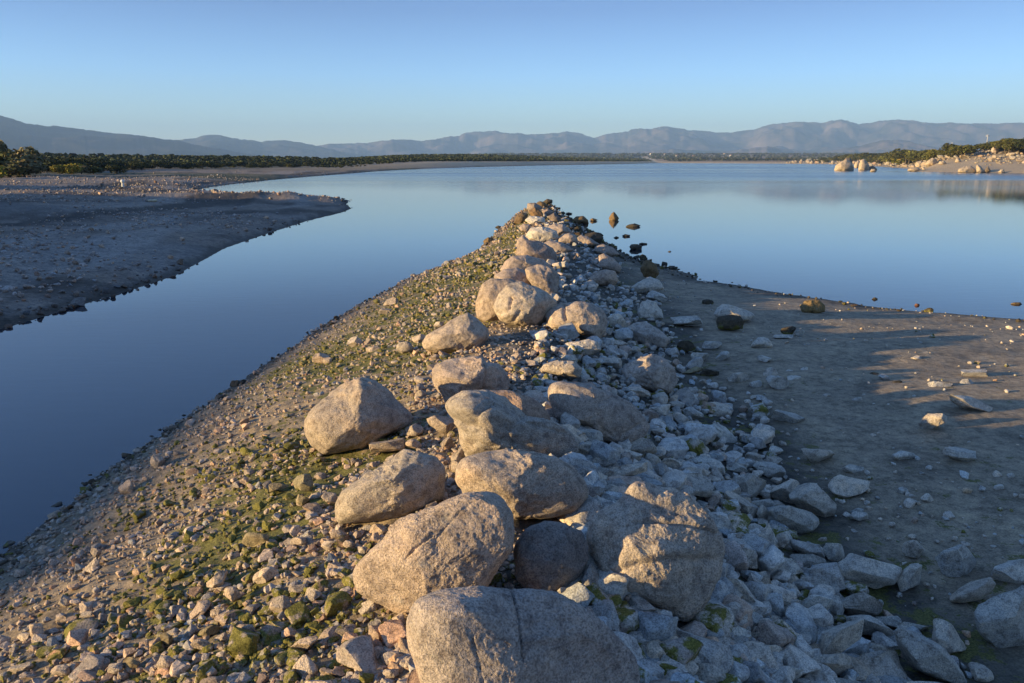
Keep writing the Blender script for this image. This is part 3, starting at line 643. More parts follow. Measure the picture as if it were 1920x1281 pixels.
boulder([(1052,652),(1063,643),(1104,636),(1120,640),(1127,657),(1104,666),(1061,664)],
        'low slab with sunlit left edge in front of the notched sunlit boulder', 'low sunlit slab', color=PALE, T=0.45, craggy=0.6, seed=45, sharp=1)
boulder([(1500,575),(1508,564),(1522,562),(1537,563),(1547,573),(1547,585),(1527,590),(1504,588)],
        'squat brown mossy boulder alone on the sand near the water', 'brown boulder on the sand', color=(0.24,0.17,0.08), moss=0.32, T=0.5, craggy=0.5, seed=46, embed=0.05)
boulder([(1343,603),(1346,594),(1365,590),(1387,592),(1396,603),(1394,617),(1370,620),(1346,617)],
        'dark moss-covered boulder on the sand, in front of a pale slab', 'dark mossy boulder', color=DARK, moss=0.5, T=0.5, craggy=0.4, seed=47)
boulder([(1338,590),(1345,577),(1356,570),(1380,575),(1408,585),(1417,592),(1405,601),(1390,604),(1350,604)],
        'pale slab lying right behind the dark mossy boulder', None, color=PALE, T=0.45, craggy=0.5, seed=48, sharp=1)
boulder([(1010,697),(1020,683),(1045,676),(1078,678),(1092,692),(1085,709),(1060,706),(1025,702)],
        'sunlit flat boulder among small stones behind the long leaning boulder', 'flat sunlit boulder', color=(0.45,0.39,0.33), T=0.45, craggy=0.6, seed=49, sharp=1)
# stones standing in the water: only the part above the surface shows, its mirror image follows by itself
for k, (poly, lab, c, ms) in enumerate([
    ([(1141,410),(1146,401),(1151,397),(1157,404),(1161,410),(1156,416),(1145,416)], 'pointed brown stone rising alone from the lake, reflected beneath', BROWN, 0.2),
    ([(1172,424),(1180,421),(1190,419),(1202,423),(1196,427),(1178,427)], 'flat dark stone just above the water, right of the pointed stone', DARK, 0.1),
    ([(1105,413),(1110,409),(1118,411),(1121,413),(1113,416)], 'small brown stone in the water, left of the pointed stone', BROWN, 0.2),
    ([(1166,442),(1172,439),(1182,441),(1180,445),(1170,445)], 'thin dark stone in the water below the flat dark stone', DARK, 0.1),
    ([(1150,446),(1155,443),(1161,445),(1158,448)], 'tiny dark stone in the water left of the thin dark stone', DARK, 0.1),
    ([(1197,457),(1203,455),(1213,456),(1214,459),(1202,460)], 'thin flat stone in the water above the square dark stone', DARK, 0.1),
    ([(1180,463),(1184,458),(1196,458),(1204,461),(1203,470),(1184,470)], 'square dark stone in the water near the mossy round boulder', DARK, 0.2),
    ([(1252,472),(1256,470),(1259,472),(1256,474)], 'tiny lone dark stone farthest right in the water off the point', DARK, 0.0),
    ([(1072,413),(1080,406),(1094,405),(1103,413),(1104,420),(1080,422)], 'brown mossy boulder in the shallows right of the tip', BROWN, 0.35),
    ([(1058,400),(1066,398),(1074,400),(1068,403)], 'slim dark stone lying in the water beside the tip', DARK, 0.1),
    ([(906,452),(914,445),(924,446),(928,452),(918,459),(908,458)], 'brown stone with a pale top in the shallows left of the row', BROWN, 0.3),
    ([(928,426),(934,423),(941,425),(935,428)], 'small dark stone in the water left of the tip', DARK, 0.2),
    ([(431,722),(434,714),(446,713),(452,718),(450,730),(436,732)], 'dark square stone at the left water edge, half way up the slope', DARK, 0.15),
    ([(614,607),(619,601),(626,602),(628,609),(618,612)], 'small dark stone at the far end of the left water edge', DARK, 0.15),
    ([(186,893),(190,886),(199,885),(203,890),(196,896)], 'small black stone at the near left water edge', DARK, 0.1),
    ([(1894,570),(1900,567),(1913,567),(1917,571),(1908,573)], 'flat brown stone in the water at the right frame edge', BROWN, 0.0),
    ([(1714,573),(1717,569),(1724,570),(1725,576)], 'small reddish stone at the water edge on the right', (0.2,0.1,0.07), 0.0),
    ([(1634,561),(1640,557),(1646,560),(1643,564)], 'small black stone in the shallows behind the brown boulder on the sand', DARK, 0.0),
    ]):
    boulder(poly, lab, None, color=c, moss=ms, T=0.6, craggy=0.4, seed=60 + k, name='stone', embed=0.12, zfix=-0.02, sub=4)
# the rocks of the rubble and the beach: x, y, width, height, kind, turn
RK = '''1478 620 30 17 m 0|1500 624 18 12 a 0|1468 631 40 8 f 0|1428 643 42 22 w 0|1335 647 38 14 f 0|1355 668 24 28 w -20|1312 670 34 18 a 0|1433 673 28 14 a 0
1300 694 40 17 g -15|1331 700 36 18 m 0|1383 710 44 24 a 0|1417 722 26 18 r 0|1447 702 34 28 a 0|1457 719 44 30 a 0|1489 711 28 14 a 0|1288 748 44 27 r 0|1237 747 32 24 r 0
1199 736 46 28 a 15|1342 770 64 46 a 10|1300 777 40 30 a 0|1420 747 28 12 f 0|1478 784 62 34 f 18|1425 783 30 22 r 0|1355 816 58 46 w 25|1405 821 40 20 f 12|1455 847 28 23 a 0
1295 803 42 28 a 0|1293 832 52 32 a 20|1532 855 64 42 a 10|1600 880 44 24 a 10|1592 913 80 46 a 0|1697 856 50 28 a 8|1799 853 64 40 a 8|1749 793 56 36 a 0|1820 757 84 36 a 12
1827 701 52 18 f 0|1812 719 32 18 a 0|1760 723 56 18 f 0|1718 673 26 13 a 0|1737 664 17 9 a 0|1658 709 22 17 a 0|1683 718 20 10 m 0|1639 702 18 9 m 0|1508 693 15 10 r 0|1480 696 15 6 f 0
1550 743 17 11 a 0|1607 751 21 13 a 0|1620 743 13 10 a 0|1714 745 14 10 a 0|1746 741 12 8 r 0|1638 760 11 9 r 0|1665 760 11 7 r 0|1637 816 14 7 r 0|1648 813 8 7 r 0|1730 740 11 8 m 0
1870 890 19 16 r 0|1895 893 16 13 r 0|1873 915 21 14 r 0|1692 921 22 17 r 0|1738 934 25 18 r 0|1710 931 14 9 r 0|1713 942 22 9 f 0|1645 935 11 9 a 0|1611 968 36 20 r 0|1673 984 13 11 r 0
1710 1006 17 10 r 0|1790 1010 12 10 r 0|1713 1030 44 36 r 0|1792 1052 80 62 a 0|1895 1075 76 44 r 0|1908 1058 44 20 r 0|1823 1110 92 54 w -22|1884 1158 116 120 w 0|1631 1072 124 88 r 5
1706 1082 58 60 w -30|1612 1132 88 46 a 0|1667 1162 34 50 w 20|1572 1196 120 76 f -38|1634 1175 100 56 a 15|1711 1175 62 22 f 5|1777 1200 82 84 a 30|1742 1234 156 92 a 28|1658 1251 86 68 a 0
1646 1221 36 24 r 0|1838 1262 56 46 a 30|1553 1248 96 62 a -10|1512 1221 58 36 a 20|1572 1290 84 44 r 0|1722 1300 110 46 a 0|1593 1103 48 23 r 8|1487 975 98 70 r 10|1526 937 92 80 a 25
1472 922 66 48 a 0|1443 882 64 44 r 15|1413 862 32 30 w 0|1380 877 44 20 a 0|1328 873 68 42 r 15|1303 884 58 36 a 10|1300 910 78 46 a 0|1360 912 46 30 a 10|1408 911 58 50 a 0|1388 951 76 52 f 30
1427 948 48 28 a 0|1430 965 24 40 w 0|1437 1018 48 74 c 0|1478 1018 36 44 a 0|1351 985 50 32 a 0|1390 1010 48 34 a 20|1398 1046 52 54 w 20|1468 1063 80 36 a 0|1515 1053 72 46 a 20
1528 1034 38 27 r 0|1563 1036 42 36 r 0|1436 1088 40 42 w 30|1483 1085 38 24 a 0|1482 1107 38 30 a 0|1528 1097 58 44 a 10|1383 1112 104 66 f 35|1450 1127 68 36 a 0|1484 1149 44 43 w 0
1528 1136 66 42 a 0|1570 1137 28 42 a 0|1400 1160 62 36 a 0|1448 1163 40 26 a 0|1383 1190 52 34 a 0|1426 1196 58 44 a 0|1472 1190 52 36 a 20|1438 1224 58 30 r 0|1361 1219 42 32 a 0
1399 1224 24 22 r 0|1358 1249 52 34 r 15|1430 1249 36 31 r 0|1459 1243 28 25 r 0|1483 1265 56 34 a 0|1400 1270 38 30 r 0|1258 1191 72 60 a 10|1305 1171 40 40 r 0|1190 1152 56 34 r 0
1297 1217 36 50 w 0|1249 1249 28 46 r 0|1325 1268 74 50 a 0|1121 901 40 36 a 0|1173 883 88 34 f -14|1145 926 40 36 r 0|1158 899 38 24 r 0|1115 949 46 32 r 0|1103 822 58 36 r 0
1112 846 56 38 a 0|1148 857 32 34 a 0|1180 857 50 38 a 20|1203 835 58 42 a 0|1260 874 42 30 a 0|1222 862 32 26 r 0|1262 760 44 17 r 0|1237 771 42 27 a 0|1270 772 24 15 r 0
1153 644 50 21 f 8|1192 657 26 17 a 0|1142 680 50 21 a 0|1287 601 62 19 f 0|1287 650 36 23 m 0|1327 567 23 12 m 0|1232 557 40 27 a 15|1158 603 42 30 w 0
823 610 20 14 a 0|727 836 68 32 f -8|777 806 36 24 r 0|828 796 58 46 w 10|787 740 20 18 a 0|602 672 34 21 a 0|614 677 18 14 r 0|665 641 30 21 a 0|760 652 34 24 r 0|786 636 28 20 r 0
733 566 30 17 a 0|722 584 27 12 f 0|700 655 31 12 f 0|838 830 24 23 a 0|775 832 32 18 r 0|863 852 36 36 a 0|856 875 22 26 r 0|408 1088 48 38 a -25|497 1079 50 38 a -25|437 1114 36 30 a 0
588 1117 32 32 a 0|527 1135 44 38 a 0|574 1254 52 54 r 0|568 1210 62 36 a -20|477 1010 50 44 g -30|559 1017 31 20 r 0|173 1060 30 30 a 0|123 1126 29 24 a 0|180 1036 22 19 a 0
312 1199 26 27 g 0|393 1183 46 27 g -20|406 1150 24 22 a 0|568 905 40 34 g 0|522 911 38 22 g -15|568 938 27 23 g 0|592 931 26 19 a -20|618 934 32 23 a 0|237 914 30 30 r 0|295 866 28 30 r 0
463 1187 42 34 a 0|376 1209 38 22 r 0|415 1197 28 25 a 0|390 1266 42 36 a 0|40 1253 46 28 a -20|113 1257 38 22 r 0|216 1254 30 22 r 0|245 1244 32 24 g 0|311 1243 36 29 r 0|44 1195 24 20 a 0
68 1185 28 33 r 0|70 1142 17 16 a 0|162 1153 28 20 a -20|114 1164 20 21 a 0|144 1172 19 17 r 0|712 997 38 30 w 0|692 1140 42 34 a 0|720 1177 50 28 a -15|747 1162 28 27 a 0|762 1227 32 25 r 0
732 1266 32 25 r 0|783 1276 38 30 r 0|654 1022 24 19 r 0|680 1035 19 23 a 0|616 1024 29 21 a 0|635 1004 34 21 r 0|673 1206 52 38 a -30|1060 1136 24 20 a 0'''
NAMES = {'a': 'pale angular rock', 'r': 'rounded grey rock', 'f': 'flat slab of rock', 'w': 'wedge shaped rock', 'm': 'dark moss-covered rock', 'g': 'green mossy rock', 'c': 'upright sunlit block of rock'}
BOX = np.array([[x, y, z] for x in (-1, 1) for y in (-1, 1) for z in (-1, 1)], float)
def random_stone(S, rng, kind):
    off = rng.uniform(0, 60, 3)
    if kind in 'rm': P = cut_planes(S, rng, 10, 0.58, 0.9)
    elif kind == 'w': P = cut_planes(S, rng, 7, 0.38, 0.75)
    elif kind in 'fc':
        P = S.copy(); M_ = np.linalg.qr(np.eye(3) + 0.28 * rng.normal(size=(3, 3)))[0]; P = P @ M_
        for ax in (0, 1, 2): P[:, ax] = np.clip(P[:, ax], -rng.uniform(0.5, 0.68), rng.uniform(0.5, 0.68))
        P = cut_planes(P @ M_.T, rng, 7, 0.55, 0.8)
    else: P = cut_planes(S, rng, 13, 0.42, 0.74)
    P = P * (1 + 0.09 * noise3(S * 1.7 + off) + 0.035 * noise3(S * 4 + off) + 0.018 * noise3(S * 10 + off) + 0.010 * noise3(S * 24 + off))[:, None]
    return P
rows = [r.split() for r in RK.replace('\n', '|').split('|')]
rocks_tmp = []
def x_sand(px, py): return px > 1250 + 0.55 * max(0, py - 640) and 600 < py < 1120
for k, r in enumerate(rows):
    cx, cy, w, h = (float(v) for v in r[:4]); kd = r[4]; rot = math.radians(float(r[5]))
    rng = np.random.RandomState(1000 + k)
    sub = 5 if max(w, h) > 55 else 4
    S = ICO[sub][0]; P = random_stone(S, rng, kd)
    P -= (P.max(0) + P.min(0)) / 2
    P /= (np.ptp(P, axis=0) / 2)
    # rough shape kept in the turned frame, then fitted to the size it has in the photo
    ww, hh = (w, h) if abs(rot) < 0.05 else (max(w, h) * 1.02, min(w, h) * 0.72)
    U = P[:, 0] * ww / 2; Vv = P[:, 1] * hh / 2
    c_, s_ = math.cos(-rot), math.sin(-rot)
    U, Vv = U * c_ - Vv * s_, U * s_ + Vv * c_
    Wd = P[:, 2] * 0.5 * (0.55 * w + 0.45 * h)
    Pw, Z = settle(U, Vv, Wd, cx, cy, 0.12)
    j = rng.uniform(0.82, 1.15); t = rng.uniform(-1, 1)
    base = {'m': DARK, 'g': (0.27, 0.23, 0.15)}.get(kd, PALE if cx > 900 else (0.44, 0.365, 0.30))
    col = (base[0] * j * (1 + 0.05 * t), base[1] * j, base[2] * j * (1 - 0.05 * t))
    moss = {'m': 0.5, 'g': 0.42}.get(kd, rng.choice([0.0, 0.0, 0.0, 0.08]) if cy > 780 else rng.choice([0.0, 0.1, 0.15]))
    o = add_rock('rock', Pw, sub, M_ROCK, col, float(moss if not (x_sand(cx, cy) and kd in 'arwf') else rng.uniform(0.26, 0.38)), None, 'rock', None, cx, cy, w, h, None)
    rocks_tmp.append((o, cx, cy, w, h, kd))
# labels: each rock is told by its look and its rank beside a landmark boulder
marks = [(a[1], a[2], a[3], a[4], a[5]) for a in ALL if a[5]]
marks += [(1437, 1018, 48, 74, 'upright sunlit block'), (1792, 1052, 80, 62, 'pale squarish block on the sand'), (1749, 793, 56, 36, 'sunlit-footed rock on the sand')]
ORD = ['nearest', 'second', 'third', 'fourth', 'fifth', 'sixth', 'seventh', 'eighth', 'ninth', 'tenth', 'eleventh', 'twelfth', 'thirteenth', 'fourteenth', 'fifteenth', 'sixteenth', 'seventeenth', 'eighteenth', 'nineteenth', 'twentieth'] + ['outermost'] * 50
GRP = {'left': 'stones on the left slope', 'right': 'pale rocks of the rubble and beach'}
buckets = {}
for rt in rocks_tmp:
    o, cx, cy, w, h, kd = rt
    best = min(marks, key=lambda m: (math.hypot((m[0] - cx), 1.3 * (m[1] - cy)) - 0.4 * (m[2] + m[3]) / 2) if math.hypot(m[0] - cx, m[1] - cy) > 3 else 1e9)
    dx, dy = cx - best[0], cy - best[1]
    side = ('right of' if dx > 0 else 'left of') if abs(dx) > abs(dy) * 1.2 else ('below' if dy > 0 else 'above')
    buckets.setdefault((best[4], side, kd), []).append((math.hypot(dx, dy), rt))
for (nm, side, kd), lst in buckets.items():
    lst.sort(key=lambda t: t[0])
    for i, (_, rt) in enumerate(lst):
        o, cx, cy, w, h, kd2 = rt
        look = NAMES[kd]
        size = 'large ' if max(w, h) > 70 else 'small ' if max(w, h) < 26 else ''
        if len(lst) == 1: lab = f'{size}{look} {side} the {nm}'
        else: lab = f'{ORD[i]} {look} {side} the {nm}'
        if rt[1] == 1437: lab = 'upright block of rock with a sunlit top in the shaded rubble'
        o['label'] = lab; o['group'] = GRP['left' if cx < 900 else 'right']
        if max(w, h) < 22: pass

# ------------------------------------------------------------------ gravel: the uncountable small stones
def proto(sub, seed, kind):
    rng = np.random.RandomState(seed); P = random_stone(ICO[sub][0], rng, kind); P -= (P.max(0) + P.min(0)) / 2; P /= np.ptp(P, axis=0).max() / 2; return P
PRO = {s: [proto(s, 300 + i, 'aarawfa'[i % 7]) for i in range(10)] for s in (1, 2, 3, 4)}
occ = np.array(OCC)
def scatter(name, xs, ys, size, col, moss, sink=0.25, subs=None):
    z = height(xs, ys)[0]
    rng = np.random.RandomState(len(xs) + 5)
    Vs, Fs, Cs = [], [], []; base = 0
    dist = np.hypot(xs, ys)
    px = size * F / dist
    sub = np.where(px > 26, 4, np.where(px > 10, 3, np.where(px > 4.6, 2, 1)))
    for s in (1, 2, 3, 4):
        for pi in range(10):
            ids = np.nonzero((sub == s) & (np.arange(len(xs)) % 10 == pi))[0]
            if not len(ids): continue
            P = PRO[s][pi]; n = len(ids); nv = len(P)
            a = rng.uniform(0, 2 * np.pi, n); tl = rng.uniform(-0.5, 0.5, (n, 2))
            sx = size[ids] * rng.uniform(0.8, 1.2, n) / 2; sy = size[ids] * rng.uniform(0.6, 1.0, n) / 2; szz = size[ids] * rng.uniform(0.4, 0.8, n) / 2
            Q = P[None] * np.stack([sx, sy, szz], -1)[:, None, :]
            ct, st = np.cos(tl[:, 0]), np.sin(tl[:, 0])
            Q = np.stack([Q[..., 0], Q[..., 1] * ct[:, None] - Q[..., 2] * st[:, None], Q[..., 1] * st[:, None] + Q[..., 2] * ct[:, None]], -1)
            ca, sa = np.cos(a)[:, None], np.sin(a)[:, None]
            Q = np.stack([Q[..., 0] * ca - Q[..., 1] * sa, Q[..., 0] * sa + Q[..., 1] * ca, Q[..., 2]], -1)
            Q += np.stack([xs[ids], ys[ids], z[ids] + szz * (1 - 2 * sink)], -1)[:, None, :]
            Vs.append(Q.reshape(-1, 3)); f = ICO[s][1]
            Fs.append((f[None] + (np.arange(n) * nv)[:, None, None]).reshape(-1, 3) + base); base += n * nv
            cc = np.concatenate([col[ids], moss[ids][:, None]], 1)
            Cs.append(np.repeat(cc, nv, 0))
    o = mesh_obj(name, np.concatenate(Vs), np.concatenate(Fs), M_GRAVEL, attr={'tint': np.concatenate(Cs)})
    return o
def free_of_rocks(x, y, k=0.8):
    ok = np.ones(len(x), bool)
    for ox, oy, r in occ[np.argsort(-occ[:, 2])][:220]:
        ok &= (x - ox) ** 2 + (y - oy) ** 2 > (r * k) ** 2
    return ok
def in_view(x, y, m=0.70):
    return (np.abs(x) < m * y + 0.8) & (y > 1.0)
def polar_points(n, r0, r1, p, seed):
    """points in the view wedge; p sets how fast the density falls with distance"""
    rng = np.random.RandomState(seed)
    r = (r0 ** (1 - p) + rng.uniform(0, 1, n) * (r1 ** (1 - p) - r0 ** (1 - p))) ** (1 / (1 - p)) if p != 1 else r0 * (r1 / r0) ** rng.uniform(0, 1, n)
    a = rng.uniform(-0.64, 0.64, n)
    return np.sin(a) * r, np.cos(a) * r, rng
def stone_colors(n, rng, base, var=0.22, warm=0.08):
    j = rng.uniform(1 - var, 1 + var, n)[:, None]; t = rng.normal(0, warm, n)
    c = np.array(base)[None] * j * np.stack([1 + t, np.ones(n), 1 - t], -1)
    red = rng.uniform(0, 1, n) < 0.10; c[red] *= np.array([1.0, 0.83, 0.74]); return np.clip(c, 0.02, 0.75)
# left slope
x, y, rng = polar_points(112000, 2.0, 52, 0.8, 1)
lat = x - x_crest(y); d = sdist(PEN, x, y)
dens = np.clip(0.62 + 0.4 * sstep(-1.25, -0.3, lat) + 0.35 * sstep(6.5, 9.0, y) + 0.25 * sstep(1.3, 0.2, d) + 0.5 * n2(x, y, 0.8, 71), 0.04, 1)
ok = (lat < 0.45) & (d > -0.05) & (rng.uniform(0, 1, len(x)) < dens) & free_of_rocks(x, y, 0.75)
x, y, lat, d = x[ok], y[ok], lat[ok], d[ok]
sz = np.exp(rng.normal(math.log(0.029), 0.5, len(x))) * (1 + 0.8 * sstep(8, 18, y) + 0.9 * sstep(20, 50, y)); sz = np.clip(sz * (0.78 + 0.22 * sstep(-2.9, -1.5, lat)) * (1 + 0.35 * n2(x, y, 0.7, 73)), 0.012, 0.2)
mossw = 0.0 + 0.62 * np.clip(np.exp(-((lat + 1.5) / 0.8) ** 2) + 0.8 * sstep(6.5, 9, y) * sstep(-0.1, -0.8, lat), 0, 1) * sstep(0.15, 0.7, d) + 0.75 * n2(x, y, 1.3, 61)
ms = np.where(rng.uniform(0, 1, len(x)) < mossw, 0.62, 0.12)
tag(scatter('gravel', x, y, sz, stone_colors(len(x), rng, (0.44, 0.35, 0.28), 0.3), ms), 'small tan and mossy green stones covering the left slope', 'gravel', kind='stuff')
# rubble on the right flank
x, y, rng = polar_points(30000, 1.9, 45, 0.9, 2)
lat = x - x_crest(y); d = sdist(PEN, x, y)
wr = 2.1 + 0.45 * n2(x, y, 0.7, 81)
ok = (lat > 0.15) & (lat < wr) & (d > 0.05) & (rng.uniform(0, 1, len(x)) < 0.35 + 0.65 * sstep(wr, wr - 0.9, lat)) & free_of_rocks(x, y, 0.7)
x, y = x[ok], y[ok]
sz = np.clip(np.exp(rng.normal(math.log(0.082), 0.48, len(x))), 0.025, 0.24) * (1 + 0.5 * sstep(12, 30, y))
ms = np.where(rng.uniform(0, 1, len(x)) < 0.12 + 0.3 * n2(x, y, 0.9, 62), 0.55, 0.1)
tag(scatter('rubble', x, y, sz, stone_colors(len(x), rng, (0.52, 0.48, 0.43), 0.28, 0.06), ms, 0.15), 'broken pale grey stones heaped on the shaded right flank', 'rubble', kind='stuff')
# scattered on the sand, and the dark wet stones of the right shore
x, y, rng = polar_points(11000, 2.5, 40, 0.7, 3)
lat = x - x_crest(y); d = sdist(PEN, x, y)
clump = n2(x, y, 0.7, 91)
ok = (lat > 1.6) & (d > 0.0) & (rng.uniform(0, 1, len(x)) < np.clip(0.28 + 0.9 * clump + 0.8 * sstep(0.9, 0.2, d), 0, 1)) & free_of_rocks(x, y, 0.9)
x, y, d = x[ok], y[ok], d[ok]
sz = np.clip(np.exp(rng.normal(math.log(0.033), 0.5, len(x))), 0.01, 0.12)
c = stone_colors(len(x), rng, (0.56, 0.49, 0.41)); ms = np.where(rng.uniform(0, 1, len(x)) < 0.12, 0.55, 0.1)
tag(scatter('pebbles', x, y, sz, c, ms), 'small pale pebbles strewn over the damp sand', 'pebbles', kind='stuff')
x, y, rng = polar_points(24000, 12, 54, 0.4, 4)
d = sdist(PEN, x, y); lat = x - x_crest(y)
ok = (d > -0.5) & (d < np.where(y > 22, 1.9, 0.75)) & (lat > 0.2) & (rng.uniform(0, 1, len(x)) < np.where(y > 18, 0.8, 0.25) * sstep(-0.5, 0.1, d + 0.25 * n2(x, y, 1.0, 95)))
x, y = x[ok], y[ok]
sz = np.clip(np.exp(rng.normal(math.log(0.07), 0.5, len(x))), 0.03, 0.4) * np.where(y > 20, 1.6, 0.8)
tag(scatter('shore_stones', x, y, sz, stone_colors(len(x), rng, (0.085, 0.07, 0.05)), np.where(rng.uniform(0, 1, len(x)) < 0.3, 0.5, 0.1)), 'dark wet stones crowding the right water edge of the point', 'stones', kind='stuff')
x, y, rng = polar_points(60000, 2.5, 52, 0.85, 14)
d = sdist(PEN, x, y); lat = x - x_crest(y)
ok = (d > -0.12) & (d < 0.22) & (lat < -0.3) & (rng.uniform(0, 1, len(x)) < 0.5 + 0.8 * n2(x, y, 1.4, 96))
x, y = x[ok], y[ok]; sz = np.clip(np.exp(rng.normal(math.log(0.035), 0.5, len(x))), 0.012, 0.12) * (1 + 0.6 * sstep(10, 30, y))
tag(scatter('wet_stones', x, y, sz, stone_colors(len(x), rng, (0.12, 0.095, 0.07), 0.35), np.where(rng.uniform(0, 1, len(x)) < 0.15, 0.5, 0.1)), 'dark wet stones lining the left water edge of the slope', 'stones', kind='stuff')
# stones of the left bank
x, y, rng = polar_points(60000, 12, 130, 0.55, 5)
d = sdist(LB, x, y)
ok = (d > -0.15) & (x < -2) & (rng.uniform(0, 1, len(x)) < np.clip(0.30 + 0.9 * n2(x, y, 0.12, 97) + 0.4 * sstep(45, 60, y) * sstep(85, 70, y), 0.02, 1))
x, y, d = x[ok], y[ok], d[ok]
sz = np.clip(np.exp(rng.normal(math.log(0.085), 0.42, len(x))), 0.03, 0.26) * (1 + 0.6 * sstep(30, 80, y))
c = stone_colors(len(x), rng, (0.42, 0.345, 0.30), 0.32); dk = sstep(0.9, 0.2, d)[:, None]; c = c * (1 - 0.6 * dk); sz = sz * (1 + 0.7 * sstep(0.6, 0.1, d) * (rng.uniform(0, 1, len(x)) < 0.3))
tag(scatter('bank_stones', x, y, sz, c, np.full(len(x), 0.08)), 'countless small brownish stones spread over the left bank', 'stones', kind='stuff')

# ------------------------------------------------------------------ far boulders
FARB = (0.40, 0.325, 0.24)
for k, (poly, lab, c, zf) in enumerate([
    ([(1563,321),(1566,311),(1577,303),(1588,299),(1596,304),(1600,312),(1601,321),(1582,325)], 'huge pale dome boulder standing in the lake, first from the left', FARB, -0.1),
    ([(1583,300),(1586,296),(1595,296),(1598,303),(1597,314),(1590,310)], 'dark leaning boulder perched behind the huge pale dome', (0.2,0.16,0.12), 1.0),
    ([(1609,321),(1611,308),(1614,300),(1621,298),(1628,307),(1632,315),(1631,321),(1620,324)], 'tall rounded boulder in the lake, right of the huge pale dome', FARB, -0.1),
    ([(1601,312),(1604,304),(1610,301),(1613,306),(1611,316),(1604,318)], 'boulder half hidden behind the tall rounded lake boulder', FARB, -0.1),
    ([(1629,319),(1630,312),(1637,311),(1644,316),(1645,321),(1636,322)], 'dark low boulder beside the tall rounded lake boulder', (0.18,0.14,0.11), -0.1),
    ([(1631,322),(1634,317),(1641,317),(1644,321),(1638,324)], 'small orange boulder at the foot of the dark low lake boulder', FARB, -0.05),
    ([(1795,323),(1797,317),(1807,312),(1820,311),(1829,317),(1831,324),(1812,327)], 'broad double boulder on the far beach at the water line', FARB, None),
    ([(1831,323),(1830,311),(1834,308),(1842,315),(1849,323),(1840,326)], 'sharp leaning boulder just right of the broad double beach boulder', FARB, None),
    ([(1846,322),(1848,316),(1853,311),(1858,321),(1852,324)], 'dark pointed boulder behind the sharp leaning beach boulder', (0.2,0.16,0.12), None),
    ([(1871,323),(1876,318),(1881,317),(1885,323),(1878,326)], 'small boulder alone on the far beach, nearest the right frame edge', FARB, None),
    ([(1727,297),(1728,288),(1736,283),(1744,286),(1745,295),(1737,300)], 'orange cube shaped boulder on the far rocky shore', (0.5,0.33,0.2), None),
    ([(1742,290),(1744,283),(1751,284),(1753,291),(1747,295)], 'shaded boulder behind the orange cube shaped boulder', (0.3,0.24,0.2), None),
    ([(1734,309),(1738,302),(1748,296),(1756,298),(1758,307),(1748,312)], 'big pale boulder below the orange cube shaped boulder', FARB, None),
    ([(1759,308),(1762,302),(1770,301),(1775,306),(1768,310)], 'low oval boulder right of the big pale shore boulder', FARB, None),
    ([(1790,304),(1793,297),(1798,295),(1803,303),(1797,306)], 'small pyramid boulder at the top of the far beach', FARB, None),
    ([(1714,311),(1718,304),(1727,302),(1735,308),(1733,314),(1720,315)], 'pale rounded boulder left of the big pale shore boulder', FARB, None),
    ([(1700,320),(1706,315),(1720,313),(1727,318),(1716,323)], 'smooth low whaleback boulder where the far beach begins', FARB, None),
    ([(1858,288),(1859,279),(1864,274),(1871,275),(1874,286),(1866,291)], 'large boulder high on the rocky slope under the bushes', (0.46,0.36,0.28), None),
    ([(1638,306),(1643,299),(1652,296),(1656,303),(1650,309)], 'brown boulder on the low far shore behind the lake boulders', (0.4,0.28,0.18), None),
    ([(1624,304),(1628,297),(1635,296),(1638,303),(1631,308)], 'paler boulder left of the brown one on the low far shore', FARB, None),
    ([(1672,305),(1678,298),(1686,296),(1690,303),(1682,308)], 'wide boulder right of the brown one on the low far shore', FARB, None),
    ]):
    o = boulder(poly, lab, None, color=c, T=0.5, craggy=0.5, seed=120 + k, sub=4, zfix=zf, embed=0.15)
    o.data.materials[0] = M_FARROCK
# stony slope behind the far beach
rng = np.random.RandomState(77)
px = rng.uniform(1430, 1990, 16000); rr = np.exp(rng.uniform(math.log(195), math.log(1150), 16000))
az = np.arctan((px - 960) / F / CP * 1.0); x = np.sin(az) * rr; y = np.cos(az) * rr
d = sdist(RB, x, y)
tt = (y - np.interp(px, [1700, 1800, 1920, 2100], [216, 195, 186, 160])) / 82.0
ok = (d > 0.5) & (d < 75) & (y < 280 + 900 * (px < 1720)) & (rng.uniform(0, 1, len(x)) < np.clip(np.where(px > 1700, sstep(0.30, 0.5, tt + 0.15 * n2(x, y, 0.05, 101)), 0.55) * (0.55 + 0.9 * n2(x, y, 0.06, 99)), 0, 1))
x, y = x[ok], y[ok]
sz = np.clip(np.exp(rng.normal(math.log(0.85), 0.5, len(x))), 0.35, 2.6) * np.maximum(1, y / 330)
tag(scatter('rocky_slope', x, y, sz, stone_colors(len(x), rng, (0.36, 0.30, 0.235), 0.28, 0.06), np.full(len(x), 0.05), 0.2), 'tumbled pale boulders covering the far shore slope below the bushes', 'rocks', kind='stuff')
# stony strip and rough edge on the far left bank
x, y, rng = polar_points(9000, 55, 240, 0.7, 8)
d = sdist(LB, x, y); p_ = 960 + F * x / y
ok = (d > 0.1) & (x < -8) & (rng.uniform(0, 1, len(x)) < 0.05 + 0.95 * ((y > 66) & (y < 88) & (p_ > 165) & (p_ < 400) & (n2(x, y, 0.2, 111) > -0.15)))
x, y = x[ok], y[ok]; sz = np.clip(np.exp(rng.normal(math.log(0.22), 0.45, len(x))), 0.1, 0.55)
tag(scatter('bank_rocks', x, y, sz, stone_colors(len(x), rng, (0.24, 0.20, 0.17), 0.4), np.full(len(x), 0.08)), 'dark and pale broken rocks in a strip across the left bank', 'rocks', kind='stuff')

